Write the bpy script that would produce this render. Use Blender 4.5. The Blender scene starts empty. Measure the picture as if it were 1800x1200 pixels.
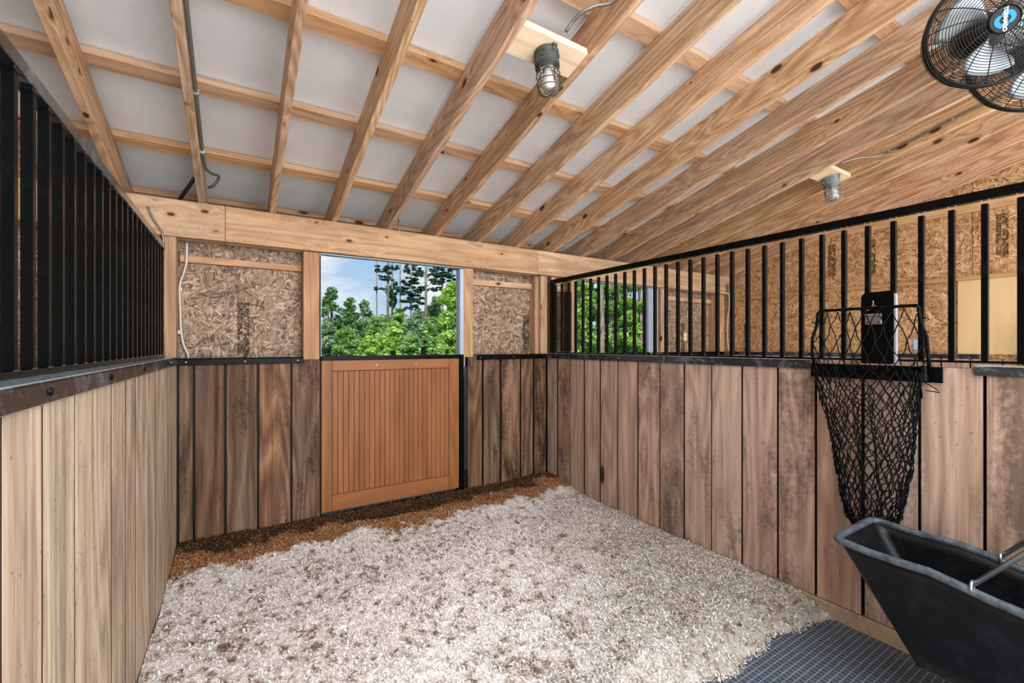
import bpy, math, random
import numpy as np
from mathutils import Vector, Matrix, noise
sc = bpy.context.scene
COL = sc.collection
random.seed(7); rng = np.random.default_rng(7)

# ------------------------------------------------------------------ camera
cam = bpy.data.cameras.new('camera'); camo = bpy.data.objects.new('camera', cam); COL.objects.link(camo)
camo.location = (0, 0, 1.46); camo.rotation_euler = (math.radians(90), 0, math.radians(-32.07))
cam.sensor_width = 36; cam.lens = 774/1800*36; cam.shift_y = 7/1800; cam.clip_start = 0.02; cam.clip_end = 500
sc.camera = camo
sc.view_settings.view_transform = 'Standard'; sc.view_settings.look = 'None'
sc.view_settings.exposure = 0.0; sc.view_settings.gamma = 1; sc.view_settings.use_curve_mapping = False

def lin(c):
    if isinstance(c, str): c = [int(c[i:i+2], 16)/255 for i in (0, 2, 4)]
    return tuple(((x/12.92) if x <= .04045 else ((x+.055)/1.055)**2.4) for x in c[:3]) + (1.0,)

# ------------------------------------------------------------------ node helper
class NT:
    def __init__(s, tree): s.t = tree; s.n = tree.nodes; s.l = tree.links
    def new(s, typ, **kw):
        nd = s.n.new(typ)
        for k, v in kw.items():
            if k == 'i':
                for kk, vv in v.items():
                    sock = nd.inputs[kk]
                    if hasattr(vv, 'links') or isinstance(vv, bpy.types.NodeSocket): s.l.new(vv, sock)
                    else: sock.default_value = vv
            else: setattr(nd, k, v)
        return nd
    def math(s, op, a, b=0.0, c=None, clamp=False):
        nd = s.new('ShaderNodeMath', operation=op, use_clamp=clamp)
        for k, v in enumerate((a, b) if c is None else (a, b, c)):
            if isinstance(v, bpy.types.NodeSocket): s.l.new(v, nd.inputs[k])
            else: nd.inputs[k].default_value = v
        return nd.outputs[0]
    def vm(s, op, a, b=(0, 0, 0), sc_=None):
        nd = s.new('ShaderNodeVectorMath', operation=op)
        for k, v in enumerate((a, b)):
            if isinstance(v, bpy.types.NodeSocket): s.l.new(v, nd.inputs[k])
            else: nd.inputs[k].default_value = v
        if sc_ is not None:
            if isinstance(sc_, bpy.types.NodeSocket): s.l.new(sc_, nd.inputs['Scale'])
            else: nd.inputs['Scale'].default_value = sc_
        return nd.outputs[0]
    def noise(s, vec, scale, detail=4, rough=.55, dist=0, w=None):
        nd = s.new('ShaderNodeTexNoise', noise_dimensions='4D' if w is not None else '3D')
        s.l.new(vec, nd.inputs['Vector']); nd.inputs['Scale'].default_value = scale
        nd.inputs['Detail'].default_value = detail; nd.inputs['Roughness'].default_value = rough; nd.inputs['Distortion'].default_value = dist
        if w is not None: s.l.new(w, nd.inputs['W'])
        return nd.outputs['Fac']
    def ramp(s, fac, stops, interp='LINEAR'):
        nd = s.new('ShaderNodeValToRGB'); r = nd.color_ramp; r.interpolation = interp
        while len(r.elements) < len(stops): r.elements.new(.5)
        for e, (p, c) in zip(r.elements, stops):
            e.position = p; e.color = lin(c) if isinstance(c, str) else ((c, c, c, 1) if isinstance(c, (int, float)) else c)
        s.l.new(fac, nd.inputs[0]); return nd.outputs[0]
    def mix(s, fac, a, b, mode='MIX'):
        nd = s.new('ShaderNodeMix', data_type='RGBA', blend_type=mode)
        for k, v in ((0, fac), (6, a), (7, b)):
            if isinstance(v, bpy.types.NodeSocket): s.l.new(v, nd.inputs[k])
            else: nd.inputs[k].default_value = lin(v) if isinstance(v, str) else v
        return nd.outputs[2]
    def bump(s, h, strength=.3, dist=.01):
        nd = s.new('ShaderNodeBump'); nd.inputs['Strength'].default_value = strength; nd.inputs['Distance'].default_value = dist
        s.l.new(h, nd.inputs['Height']); return nd.outputs[0]

def mat(name):
    m = bpy.data.materials.new(name); m.use_nodes = True
    t = NT(m.node_tree); b = m.node_tree.nodes['Principled BSDF']
    return m, t, b
def setp(t, b, color=None, rough=None, normal=None, metal=None, **kw):
    for k, v in (('Base Color', color), ('Roughness', rough), ('Normal', normal), ('Metallic', metal)):
        if v is None: continue
        if isinstance(v, bpy.types.NodeSocket): t.l.new(v, b.inputs[k])
        else: b.inputs[k].default_value = lin(v) if isinstance(v, str) else v
    for k, v in kw.items(): b.inputs[k].default_value = v

# ------------------------------------------------------------------ world: sky with clouds
w = bpy.data.worlds.new('sky'); sc.world = w; w.use_nodes = True
t = NT(w.node_tree); bg = w.node_tree.nodes['Background']
tc = t.new('ShaderNodeTexCoord').outputs['Generated']
sep = t.new('ShaderNodeSeparateXYZ'); t.l.new(tc, sep.inputs[0]); zz = sep.outputs[2]
grad = t.ramp(zz, [(0.0, 'cfe0f0'), (.12, 'b4d2f0'), (.3, '8fbbea'), (1, '5d93d6')])
cv = t.vm('MULTIPLY', tc, (1, 1, 2.2))
c1 = t.noise(cv, 3.1, 6, .6, .3)
cm = t.ramp(c1, [(.47, 0.0), (.60, 1.0)])
sky = t.mix(cm, grad, 'f2f4f8')
t.l.new(sky, bg.inputs[0]); bg.inputs[1].default_value = 1.0
# ------------------------------------------------------------------ sun, and added fill lamps behind and above the camera
def light(name, typ, loc, target, energy, color=(1, 1, 1), **kw):
    d = bpy.data.lights.new(name, typ); o = bpy.data.objects.new(name, d); COL.objects.link(o)
    d.energy = energy; d.color = color
    for k, v in kw.items(): setattr(d, k, v)
    o.location = loc; o.rotation_euler = (Vector(target)-Vector(loc)).to_track_quat('-Z', 'Y').to_euler(); return o
light('sun', 'SUN', (-5, -14, 13), (0, 0, 0), 5.2, (1, .95, .86), angle=.01)
light('aisle_fill', 'AREA', (2.6, -2.6, 1.9), (1.3, 3, 1.3), 370, (.98, .98, 1), shape='RECTANGLE', size=7.5, size_y=3.2)  # added area lamp standing in for aisle daylight, brightens the whole interior
light('low_fill', 'AREA', (1.8, -.8, .25), (1.9, 1.7, 3.4), 165, (1, .98, .96), shape='RECTANGLE', size=7.0, size_y=1.6)  # added lamp near the floor, brightens rafter undersides from below
light('overhead_fill', 'AREA', (.9, -.5, 2.75), (1.1, 2.3, 0), 75, (.97, .98, 1), shape='RECTANGLE', size=3.2, size_y=1.0)  # added fill lamp above the camera, brightens the bedding

# ------------------------------------------------------------------ tags
def tag(o, label=None, cat=None, group=None, kind=None):
    for k, v in (('label', label), ('category', cat), ('group', group), ('kind', kind)):
        if v: o[k] = v
    return o
def empty(name, loc, label=None, cat=None, group=None, kind=None, rot=(0, 0, 0)):
    o = bpy.data.objects.new(name, None); COL.objects.link(o); o.location = loc; o.rotation_euler = rot
    o.empty_display_size = .05
    return tag(o, label, cat, group, kind)
# ------------------------------------------------------------------ mesh builder
class MB:
    def __init__(s): s.v = []; s.f = []; s.mi = []; s.cur = 0
    def add(s, vs, fs):
        n = len(s.v); s.v += [tuple(p) for p in vs]; s.f += [tuple(i+n for i in f) for f in fs]; s.mi += [s.cur]*len(fs); return s
    def box(s, x0, x1, y0, y1, z0, z1):
        return s.add([(x0,y0,z0),(x1,y0,z0),(x1,y1,z0),(x0,y1,z0),(x0,y0,z1),(x1,y0,z1),(x1,y1,z1),(x0,y1,z1)],
                     [(0,3,2,1),(4,5,6,7),(0,1,5,4),(1,2,6,5),(2,3,7,6),(3,0,4,7)])
    def prism(s, poly, axis, a, b):  # polygon of 2-D points extruded along axis 0/1/2 from a to b
        def mk(p, h):
            q = [0, 0, 0]; o = [k for k in (0, 1, 2) if k != axis]; q[o[0]], q[o[1]] = p; q[axis] = h; return q
        n = len(poly); vs = [mk(p, a) for p in poly]+[mk(p, b) for p in poly]
        fs = [tuple(range(n))[::-1], tuple(range(n, 2*n))]+[(i, (i+1) % n, n+(i+1) % n, n+i) for i in range(n)]
        return s.add(vs, fs)
    def tube(s, pts, r, n=8, closed=False, cap=True):
        pts = [Vector(p) for p in pts]; m = len(pts); rr = r if isinstance(r, (list, tuple)) else [r]*m
        vs = []; up = None
        for i, p in enumerate(pts):
            a = pts[(i-1) % m] if (closed or i > 0) else p; b = pts[(i+1) % m] if (closed or i < m-1) else p
            d = (b-a).normalized() if (b-a).length > 1e-9 else Vector((0, 0, 1))
            if up is None: up = d.orthogonal().normalized()
            up = (up - d*up.dot(d)); up = up.normalized() if up.length > 1e-6 else d.orthogonal().normalized()
            sd = d.cross(up)
            for k in range(n):
                an = 2*math.pi*k/n; vs.append(p+(up*math.cos(an)+sd*math.sin(an))*rr[i])
        fs = []
        for i in range(m if closed else m-1):
            j = (i+1) % m
            for k in range(n): fs.append((i*n+k, i*n+(k+1) % n, j*n+(k+1) % n, j*n+k))
        if cap and not closed: fs += [tuple(range(n))[::-1], tuple(range((m-1)*n, m*n))]
        return s.add(vs, fs)
    def lathe(s, prof, n=24, M=None):  # profile of (radius, height)
        M = M or Matrix(); vs = []; fs = []; m = len(prof)
        for r, h in prof:
            for k in range(n):
                a = 2*math.pi*k/n; vs.append(M @ Vector((r*math.cos(a), r*math.sin(a), h)))
        for i in range(m-1):
            for k in range(n): fs.append((i*n+k, i*n+(k+1) % n, (i+1)*n+(k+1) % n, (i+1)*n+k))
        if prof[0][0] > 1e-6: fs.append(tuple(range(n))[::-1])
        if prof[-1][0] > 1e-6: fs.append(tuple(range((m-1)*n, m*n)))
        return s.add(vs, fs)
    def build(s, name, m, parent=None, bevel=0, smooth=False, loc=None, seg=1):
        me = bpy.data.meshes.new(name); me.from_pydata(s.v, [], s.f); me.update()
        for x in (m if isinstance(m, (list, tuple)) else [m]): me.materials.append(x)
        if any(s.mi): me.polygons.foreach_set('material_index', s.mi)
        if smooth: me.shade_smooth()
        o = bpy.data.objects.new(name, me); COL.objects.link(o)
        if parent: o.parent = parent
        if loc: o.location = loc
        if bevel:
            md = o.modifiers.new('bevel', 'BEVEL'); md.width = bevel; md.segments = seg; md.limit_method = 'ANGLE'; md.angle_limit = .6
        return o
def copy_tree(o, parent=None):
    c = o.copy(); COL.objects.link(c); c.parent = parent
    for ch in [x for x in bpy.data.objects if x.parent == o]: copy_tree(ch, c)
    return c

# ------------------------------------------------------------------ materials
def wood(name, cols, axis, knot=.5, grain=.5, rough=.62, stain=None, stain_amt=0., island=False, var=.25, kscale=1.0, ring=1.0, bump=.4, streak=0.0, worn=None, kx=1.0, warpk=.08, gs=1.0):
    """axis = grain direction. stain = colour of dirt patches."""
    m, t, b = mat(name)
    tc = t.new('ShaderNodeTexCoord').outputs['Object']
    rnd = t.new('ShaderNodeObjectInfo').outputs['Random']
    if island: rnd = t.new('ShaderNodeNewGeometry').outputs['Random Per Island']
    off = t.new('ShaderNodeCombineXYZ', i={0: t.math('MULTIPLY', rnd, 37.1), 1: t.math('MULTIPLY', rnd, 91.7), 2: t.math('MULTIPLY', rnd, 53.3)}).outputs[0]
    P = t.vm('ADD', tc, off)
    s_g = [22.*gs]*3; s_g[axis] = 1.1*gs**.5
    s_k = [6.5, 6.5, 6.5]; s_k[axis] = 2.3
    s_k = [v*kscale for v in s_k]; s_k[axis] *= kx
    # knots
    vk = t.new('ShaderNodeTexVoronoi', feature='F1'); t.l.new(t.vm('MULTIPLY', P, tuple(s_k)), vk.inputs['Vector']); vk.inputs['Scale'].default_value = 1
    vk.inputs['Randomness'].default_value = 1
    ksep = t.new('ShaderNodeSeparateColor'); t.l.new(vk.outputs['Color'], ksep.inputs[0])
    kd = t.math('DIVIDE', vk.outputs['Distance'], t.math('MULTIPLY_ADD', ksep.outputs[0], .26, .10))
    keep = t.math('LESS_THAN', ksep.outputs[1], knot)
    # grain warped round the knots
    warp = t.math('MULTIPLY', t.math('EXPONENT', t.math('MULTIPLY', kd, -1.1)), t.math('MULTIPLY', keep, warpk))
    wv = [1, 1, 1]; wv[axis] = 0
    Pw = t.vm('ADD', P, t.vm('SCALE', tuple(wv), sc_=warp))
    G = t.vm('MULTIPLY', Pw, tuple(s_g))
    n1 = t.noise(G, 1.0, 5, .62, .35)
    G2 = [70.*gs]*3; G2[axis] = 3.*gs
    n2 = t.noise(t.vm('MULTIPLY', Pw, tuple(G2)), 1.0, 4, .75)
    G3 = [38.*gs]*3; G3[axis] = .8*gs
    ck = t.noise(t.vm('MULTIPLY', Pw, tuple(G3)), 1.0, 3, .6, .5)
    s_r = [3.0, 3.0, 3.0]; s_r[axis] = .35
    n3 = t.noise(t.vm('MULTIPLY', Pw, tuple(s_r)), 1.0, 2, .5)
    rings = t.math('PINGPONG', t.math('MULTIPLY', n3, 26*ring), 1.0)
    g = t.math('ADD', t.math('MULTIPLY', n1, .5), t.math('ADD', t.math('MULTIPLY', n2, .3), t.math('MULTIPLY', rings, .2)))
    g = t.math('ADD', t.math('MULTIPLY', t.math('SUBTRACT', g, .5), grain*2), .5, clamp=True)
    col = t.ramp(g, [(.25, cols[0]), (.5, cols[1]), (.75, cols[2])])
    col = t.mix(t.math('MULTIPLY', t.ramp(ck, [(.60, 0.0), (.68, 1.0)]), .5*grain), col, '5f432e')
    # tone of each board
    hs = t.new('ShaderNodeHueSaturation'); t.l.new(col, hs.inputs['Color'])
    t.l.new(t.math('MULTIPLY_ADD', t.math('FRACT', t.math('MULTIPLY', rnd, 17.3)), var, 1-var*.5), hs.inputs['Value'])
    t.l.new(t.math('MULTIPLY_ADD', t.math('FRACT', t.math('MULTIPLY', rnd, 29.9)), .22, .95), hs.inputs['Saturation'])
    t.l.new(t.math('MULTIPLY_ADD', t.math('FRACT', t.math('MULTIPLY', rnd, 7.7)), .012, .494), hs.inputs['Hue'])
    col = hs.outputs[0]
    if streak:
        s_s = [9., 9., 9.]; s_s[axis] = .55
        ns = t.noise(t.vm('MULTIPLY', Pw, tuple(s_s)), 1.0, 4, .6, .6)
        col = t.mix(t.math('MULTIPLY', t.ramp(ns, [(.5, 0.0), (.68, 1.0)]), streak), col, '6e665f')
    if stain_amt:
        s_s = [5., 5., 5.]; s_s[axis] = 1.6
        a1 = t.noise(t.vm('MULTIPLY', P, tuple(s_s)), 1.0, 6, .65, .4)
        a2 = t.noise(P, 34, 3, .7)
        st = t.math('ADD', a1, t.math('MULTIPLY', t.math('SUBTRACT', a2, .5), .35))
        th = t.math('MULTIPLY_ADD', t.math('FRACT', t.math('MULTIPLY', rnd, 41.3)), -.16, .60)
        st = t.math('DIVIDE', t.math('SUBTRACT', st, th), .16, clamp=True)
        col = t.mix(t.math('MULTIPLY', st, stain_amt), col, stain or '3a2a20')
        # specks
        sp = t.new('ShaderNodeTexVoronoi', feature='F1'); t.l.new(P, sp.inputs['Vector']); sp.inputs['Scale'].default_value = 26
        spk = t.math('LESS_THAN', sp.outputs['Distance'], .10)
        col = t.mix(t.math('MULTIPLY', spk, .45), col, '2a1d16')
    if worn:
        a3 = t.noise(P, 5.5, 6, .7, .2); col = t.mix(t.math('MULTIPLY', t.ramp(a3, [(.55, 0.0), (.68, 1.0)]), .55), col, worn)
    # knot colour
    core = t.math('MULTIPLY', t.ramp(kd, [(.42, 1.0), (.62, 0.0)]), keep)
    halo = t.math('MULTIPLY', t.ramp(kd, [(.5, 1.0), (1.5, 0.0)]), t.math('MULTIPLY', keep, .35))
    col = t.mix(halo, col, '9a6840'); col = t.mix(core, col, '4a2c1a')
    h = t.math('SUBTRACT', t.math('ADD', t.math('MULTIPLY', n1, .6), t.math('MULTIPLY', n2, .4)), t.math('MULTIPLY', core, .4))
    setp(t, b, col, rough, t.bump(h, bump, .004), **{'Specular IOR Level': .25})
    return m
PINE = ('9c7b5f', 'c7a384', 'e0c4a6')
M = {}
M['rafter'] = wood('rafter_pine', PINE, 1, .36, .72, stain='7b6250', stain_amt=.2, var=.20, streak=.3, kscale=1.6, kx=1.4, warpk=.05, ring=2.2, gs=1.9)
M['purlin'] = wood('purlin_spruce', ('a07e62', 'c29e7e', 'd4b393'), 0, .35, .6, gs=1.6, var=.12, kscale=1.5, kx=1.3)
M['header'] = wood('header_pine', ('9a7b62', 'bb9b7e', 'ccb092'), 0, .34, .6, gs=1.6, var=.06, stain='8a6a50', stain_amt=.35, kscale=1.7, kx=1.4)
M['post'] = wood('post_pine', ('98775a', 'b89678', 'caa98a'), 2, .2, .7, gs=1.6, var=.12, streak=.25, kscale=1.4, kx=1.3)
M['board'] = wood('plain_board', ('cfb190', 'e0c6a6', 'ead4b8'), 0, .06, .35, var=.05)
M['plank_left'] = wood('sawn_plank_tan', ('917f6d', 'c0ab95', 'd6c5b1'), 2, .03, .75, .75, gs=2.2, stain='7c7069', stain_amt=.5, island=True, var=.13, streak=.6, kscale=.8)
M['plank_right'] = wood('sawn_plank_rose', ('806a5c', 'a98f80', 'c3ab9b'), 2, .10, .6, .75, gs=2.0, stain='463932', stain_amt=.72, island=True, var=.22, streak=.4, kscale=.8)
M['plank_back'] = wood('sawn_plank_brown', ('433227', '6c5343', '91765f'), 2, .05, .75, .8, gs=1.8, stain='291b13', stain_amt=.85, island=True, var=.5, streak=.35, kscale=.8)
M['edge'] = wood('shaded_board_edge', ('1a120d', '2a1e16', '3a2b20'), 2, 0, .5, .9, island=True)  # dark colour on plank edges paints the shade in the gaps
M['kick'] = wood('kick_board_wood', ('8f7a62', 'a8927a', 'b9a48a'), 1, .05, .5, .7, stain='6b6862', stain_amt=.7, var=.1)
M['door'] = wood('stained_door_wood', ('744726', '8f5b34', 'a16c43'), 2, .0, .45, .45, var=.02, ring=.6, bump=.1)
M['door_rail'] = wood('stained_rail_wood', ('7a4c2a', '926036', 'a57145'), 0, .0, .35, .42, var=.02, ring=.5, bump=.08)
M['ply'] = wood('plywood_face', ('d3b083', 'e0c295', 'ead0a6'), 2, .02, .25, var=.03, ring=.5, bump=.05)
M['bark'] = wood('tree_bark', ('5a5048', '80766c', 'a1978c'), 2, .0, .9, .9, var=.2, bump=.8)

def plain(name, col, rough=.5, metal=0., spec=.5, bump=None, noise_=0.0, **kw):
    m, t, b = mat(name); tc = t.new('ShaderNodeTexCoord').outputs['Object']
    c = lin(col) if isinstance(col, str) else col
    n = t.noise(tc, 14, 4, .6)
    if noise_: c = t.mix(t.math('MULTIPLY', n, noise_), c, lin('8a8a8a'))
    nrm = t.bump(t.noise(tc, bump[0], 4, .6), bump[1], .003) if bump else None
    setp(t, b, c, rough, nrm, metal, **{'Specular IOR Level': spec}, **kw); return m
# black painted steel with dust and scuffs
m, t, b = mat('black_painted_steel'); tc = t.new('ShaderNodeTexCoord').outputs['Object']
n = t.noise(tc, 9, 6, .7, .4); f = t.ramp(n, [(.56, 0.0), (.72, .5)])
n2 = t.noise(tc, 60, 3, .6)
setp(t, b, t.mix(f, '060707', '1d2021'), t.math('MULTIPLY_ADD', n, .3, .12), t.bump(n2, .06, .001), **{'Specular IOR Level': .09}); M['steel'] = m
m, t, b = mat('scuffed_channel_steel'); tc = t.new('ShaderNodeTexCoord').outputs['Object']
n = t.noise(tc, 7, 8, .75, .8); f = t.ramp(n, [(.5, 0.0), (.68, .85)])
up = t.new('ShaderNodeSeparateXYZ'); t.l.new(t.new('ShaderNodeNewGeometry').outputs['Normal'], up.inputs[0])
top_light = t.math('MULTIPLY', t.math('GREATER_THAN', up.outputs[2], .7), t.math('MULTIPLY_ADD', n, .6, .35), clamp=True)  # window light on the ledge, painted pale blue on upward faces
setp(t, b, t.mix(top_light, t.mix(f, '121c24', '6d8290'), 'a8c0cc'), t.math('MULTIPLY_ADD', n, .3, .12), t.bump(t.noise(tc, 40, 4, .6), .10, .002), **{'Specular IOR Level': .8, 'Coat Weight': .7, 'Coat Roughness': .12}); M['channel'] = m  # blue base colour stands in for the sheen on the front faces
M['wire'] = plain('black_wire', '060707', .4, spec=.25)
M['netcord'] = plain('black_net_cord', '07090c', .7, spec=.12)
M['galv'] = plain('galvanised_steel', 'b4b8ba', .32, .9, noise_=.5, bump=(80, .15))
M['white_metal'] = plain('pale_metal_trim', 'a3b0c2', .4, .2)
M['rubber'] = plain('black_rubber', '101113', .6)
M['grey_cast'] = plain('cast_grey_metal', '4e544f', .45, .4, bump=(120, .3))
M['grey_light'] = plain('light_cast_metal', '8a949a', .45, .4, bump=(120, .3))
M['conduit'] = plain('flexible_steel_conduit', '84837c', .35, .8)
M['black_conduit'] = plain('black_conduit', '17181a', .4)
M['pale_conduit'] = plain('pale_conduit', 'bdb8ac', .4, .3)
M['white'] = plain('white_plastic', 'e8eaec', .4)
M['badge_blue'] = plain('badge_blue', '0a78b8', .5, spec=.2)
M['badge_dark'] = plain('badge_dark', '0b0d10', .5, spec=.2)
M['blade'] = plain('brushed_aluminium_blade', '8f9699', .35, .55, bump=(50, .05))
M['ink'] = plain('stamp_ink', '15110f', .8, spec=.1)
M['grass'] = plain('meadow_grass', '5f8a3c', .9, bump=(30, .6))
M['blue_label'] = plain('pale_blue_label', 'a9c9e4', .5)
# dusty black polyethylene tub
m, t, b = mat('dusty_black_poly'); tc = t.new('ShaderNodeTexCoord').outputs['Object']
n = t.noise(tc, 16, 8, .75, .3); n2 = t.noise(tc, 120, 3, .7)
f = t.math('ADD', t.ramp(n, [(.5, 0.0), (.75, .35)]), t.ramp(n2, [(.62, 0.0), (.75, .25)]))
setp(t, b, t.mix(f, '06080b', '2c343a'), .42, t.bump(n2, .15, .002), **{'Specular IOR Level': .3}); M['poly'] = m
m, t, b = mat('worn_poly_rim'); tc = t.new('ShaderNodeTexCoord').outputs['Object']
n = t.noise(tc, 30, 7, .7); setp(t, b, t.mix(t.ramp(n, [(.35, 0.0), (.7, .6)]), '2c343c', '77838d'), .4, t.bump(n, .2, .003)); M['rim'] = m
# glass
m, t, b = mat('clear_glass'); setp(t, b, (1, 1, 1, 1), .03, **{'Transmission Weight': 1.0, 'IOR': 1.35}); M['glass'] = m
m, t, b = mat('frosted_bulb'); setp(t, b, 'f2f2ee', .3); M['bulb'] = m
# OSB
def osb(name, tint):
    m, t, b = mat(name); tc = t.new('ShaderNodeTexCoord').outputs['Object']
    wob = t.new('ShaderNodeTexNoise'); t.l.new(tc, wob.inputs['Vector']); wob.inputs['Scale'].default_value = 9; wob.inputs['Detail'].default_value = 3
    P = t.vm('ADD', tc, t.vm('SCALE', t.vm('SUBTRACT', wob.outputs['Color'], (.5, .5, .5)), sc_=.02))
    sp = t.new('ShaderNodeSeparateXYZ'); t.l.new(P, sp.inputs[0])
    u = t.math('ADD', sp.outputs[0], sp.outputs[1]); z = sp.outputs[2]; acc = pri = None
    for k, (an, sc_) in enumerate(((12, 1.), (48, 1.15), (80, .9), (112, 1.2), (141, 1.), (172, 1.1), (28, 1.3), (97, 1.25))):
        ca, sa = math.cos(math.radians(an)), math.sin(math.radians(an))
        a = t.math('ADD', t.math('MULTIPLY', u, ca), t.math('MULTIPLY', z, sa)); bb = t.math('SUBTRACT', t.math('MULTIPLY', z, ca), t.math('MULTIPLY', u, sa))
        q = t.new('ShaderNodeCombineXYZ', i={0: t.math('MULTIPLY', a, 15.*sc_), 1: t.math('MULTIPLY', bb, 78.*sc_), 2: k*3.3}).outputs[0]
        v = t.new('ShaderNodeTexVoronoi', feature='F1'); t.l.new(q, v.inputs['Vector']); v.inputs['Scale'].default_value = 1
        cs = t.new('ShaderNodeSeparateColor'); t.l.new(v.outputs['Color'], cs.inputs[0])
        q2 = t.new('ShaderNodeCombineXYZ', i={0: t.math('MULTIPLY', a, 10.), 1: t.math('MULTIPLY', bb, 260.), 2: t.math('MULTIPLY', cs.outputs[2], 30.)}).outputs[0]
        val = t.math('ADD', t.math('MULTIPLY', cs.outputs[0], .62), t.math('MULTIPLY', t.noise(q2, 1.0, 2, .5), .4))
        val = t.math('SUBTRACT', val, t.math('MULTIPLY', v.outputs['Distance'], .12))
        if acc is None: acc, pri = val, cs.outputs[1]
        else:
            sel = t.math('GREATER_THAN', cs.outputs[1], pri); nd = t.new('ShaderNodeMix', data_type='FLOAT')
            t.l.new(sel, nd.inputs[0]); t.l.new(acc, nd.inputs[2]); t.l.new(val, nd.inputs[3]); acc = nd.outputs[0]; pri = t.math('MAXIMUM', pri, cs.outputs[1])
    col = t.ramp(acc, [(.14, tint[0]), (.34, tint[1]), (.6, tint[2]), (.86, tint[3])])
    big = t.noise(tc, 3.2, 4, .6)
    col = t.mix(t.ramp(big, [(.45, 0.0), (.75, .35)]), col, tint[0])
    setp(t, b, col, .6, t.bump(acc, .35, .004), **{'Specular IOR Level': .3}); return m
M['osb'] = osb('strand_board', ('4c3d33', '846c58', 'a88e76', 'd2bda6'))
M['osb_far'] = osb('strand_board_fresh', ('7a5636', 'b78b60', 'd4ab7e', 'efd0a4'))
# ceiling insulation
m, t, b = mat('roof_insulation_film'); tc = t.new('ShaderNodeTexCoord').outputs['Object']
n = t.noise(t.vm('MULTIPLY', tc, (1, .28, 1)), 26, 5, .65, 1.2); n2 = t.noise(tc, 5, 3, .6)
w1 = t.noise(t.vm('MULTIPLY', tc, (3, .5, 1)), 14, 4, .7, 2.0)
h = t.math('ADD', t.math('MULTIPLY', n, .5), t.math('ADD', t.math('MULTIPLY', n2, .5), t.math('MULTIPLY', t.ramp(w1, [(.57, 0.0), (.62, 1.0)]), .4)))
setp(t, b, t.mix(n2, 'd3d8de', 'eceef1'), .30, t.bump(h, .32, .013), .1, **{'Specular IOR Level': .6}); M['film'] = m
# bedding
m, t, b = mat('wood_pellet_bedding'); tc = t.new('ShaderNodeTexCoord').outputs['Object']
sp = t.new('ShaderNodeSeparateXYZ'); t.l.new(tc, sp.inputs[0]); X_, Y_ = sp.outputs[0], sp.outputs[1]
f1 = t.noise(tc, 150, 3, .8); f2 = t.noise(tc, 22, 5, .72, .3); f3 = t.noise(tc, 5, 3, .6)
f4 = t.noise(tc, 60, 4, .8)
rnd = t.new('ShaderNodeNewGeometry').outputs['Random Per Island']
light_c = t.ramp(t.math('ADD', t.math('MULTIPLY', f1, .4), t.math('ADD', t.math('MULTIPLY', rnd, .3), t.math('MULTIPLY', f4, .3))), [(.16, '8a7464'), (.28, 'ddd3ca'), (.40, 'f6f2ee'), (.7, 'ffffff')])
clump = t.ramp(t.math('ADD', f2, t.math('MULTIPLY', t.math('SUBTRACT', f3, .5), .3)), [(.525, 0.0), (.63, 1.0)])
light_c = t.mix(t.math('MULTIPLY', clump, .92), light_c, '7c5434')
# greyer, hay-mixed toward the right wall front
gz = t.math('ADD', t.math('MULTIPLY', t.math('SUBTRACT', X_, 1.35), .9), t.math('MULTIPLY', t.math('SUBTRACT', 2.3, Y_), .7))
gz = t.math('MULTIPLY', t.math('ADD', gz, t.math('MULTIPLY', t.math('SUBTRACT', f3, .5), 1.2), clamp=True), .62)
light_c = t.mix(gz, light_c, t.ramp(t.math('ADD', t.math('MULTIPLY', f1, .5), t.math('MULTIPLY', rnd, .5)), [(.25, '5a5040'), (.5, 'c2bbab'), (.8, 'f0ece2')]))
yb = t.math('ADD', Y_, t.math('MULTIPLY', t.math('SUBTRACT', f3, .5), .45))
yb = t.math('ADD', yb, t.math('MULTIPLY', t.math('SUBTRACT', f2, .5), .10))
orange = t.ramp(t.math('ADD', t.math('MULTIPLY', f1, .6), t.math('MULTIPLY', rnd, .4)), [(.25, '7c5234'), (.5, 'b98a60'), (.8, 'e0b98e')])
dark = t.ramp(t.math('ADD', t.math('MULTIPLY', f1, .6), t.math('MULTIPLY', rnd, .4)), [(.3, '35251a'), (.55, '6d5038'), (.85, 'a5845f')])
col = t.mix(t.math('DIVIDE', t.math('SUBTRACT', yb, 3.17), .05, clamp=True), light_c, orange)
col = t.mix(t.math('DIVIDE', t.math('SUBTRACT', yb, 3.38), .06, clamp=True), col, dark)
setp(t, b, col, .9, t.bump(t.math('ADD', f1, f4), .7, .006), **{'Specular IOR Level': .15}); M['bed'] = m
# rubber mat: grid of square studs, dust on the grooves
m, t, b = mat('studded_rubber_mat'); tc = t.new('ShaderNodeTexCoord').outputs['Object']
sp = t.new('ShaderNodeSeparateXYZ'); t.l.new(tc, sp.inputs[0])
def groove(v):
    fr = t.math('FRACT', t.math('MULTIPLY', v, 1/.026)); return t.math('MINIMUM', fr, t.math('SUBTRACT', 1.0, fr))
g = t.math('MINIMUM', groove(sp.outputs[0]), groove(sp.outputs[1]))
line = t.math('SUBTRACT', 1.0, t.math('DIVIDE', g, .14, clamp=True)); n = t.noise(tc, 20, 5, .7)
setp(t, b, t.mix(t.math('MULTIPLY', line, t.math('MULTIPLY_ADD', n, .8, .25)), t.mix(n, '222b36', '4c5b6b'), 'a4b0bc'), .5, t.bump(t.math('MULTIPLY', line, -1), .6, .004)); M['mat'] = m
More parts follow.
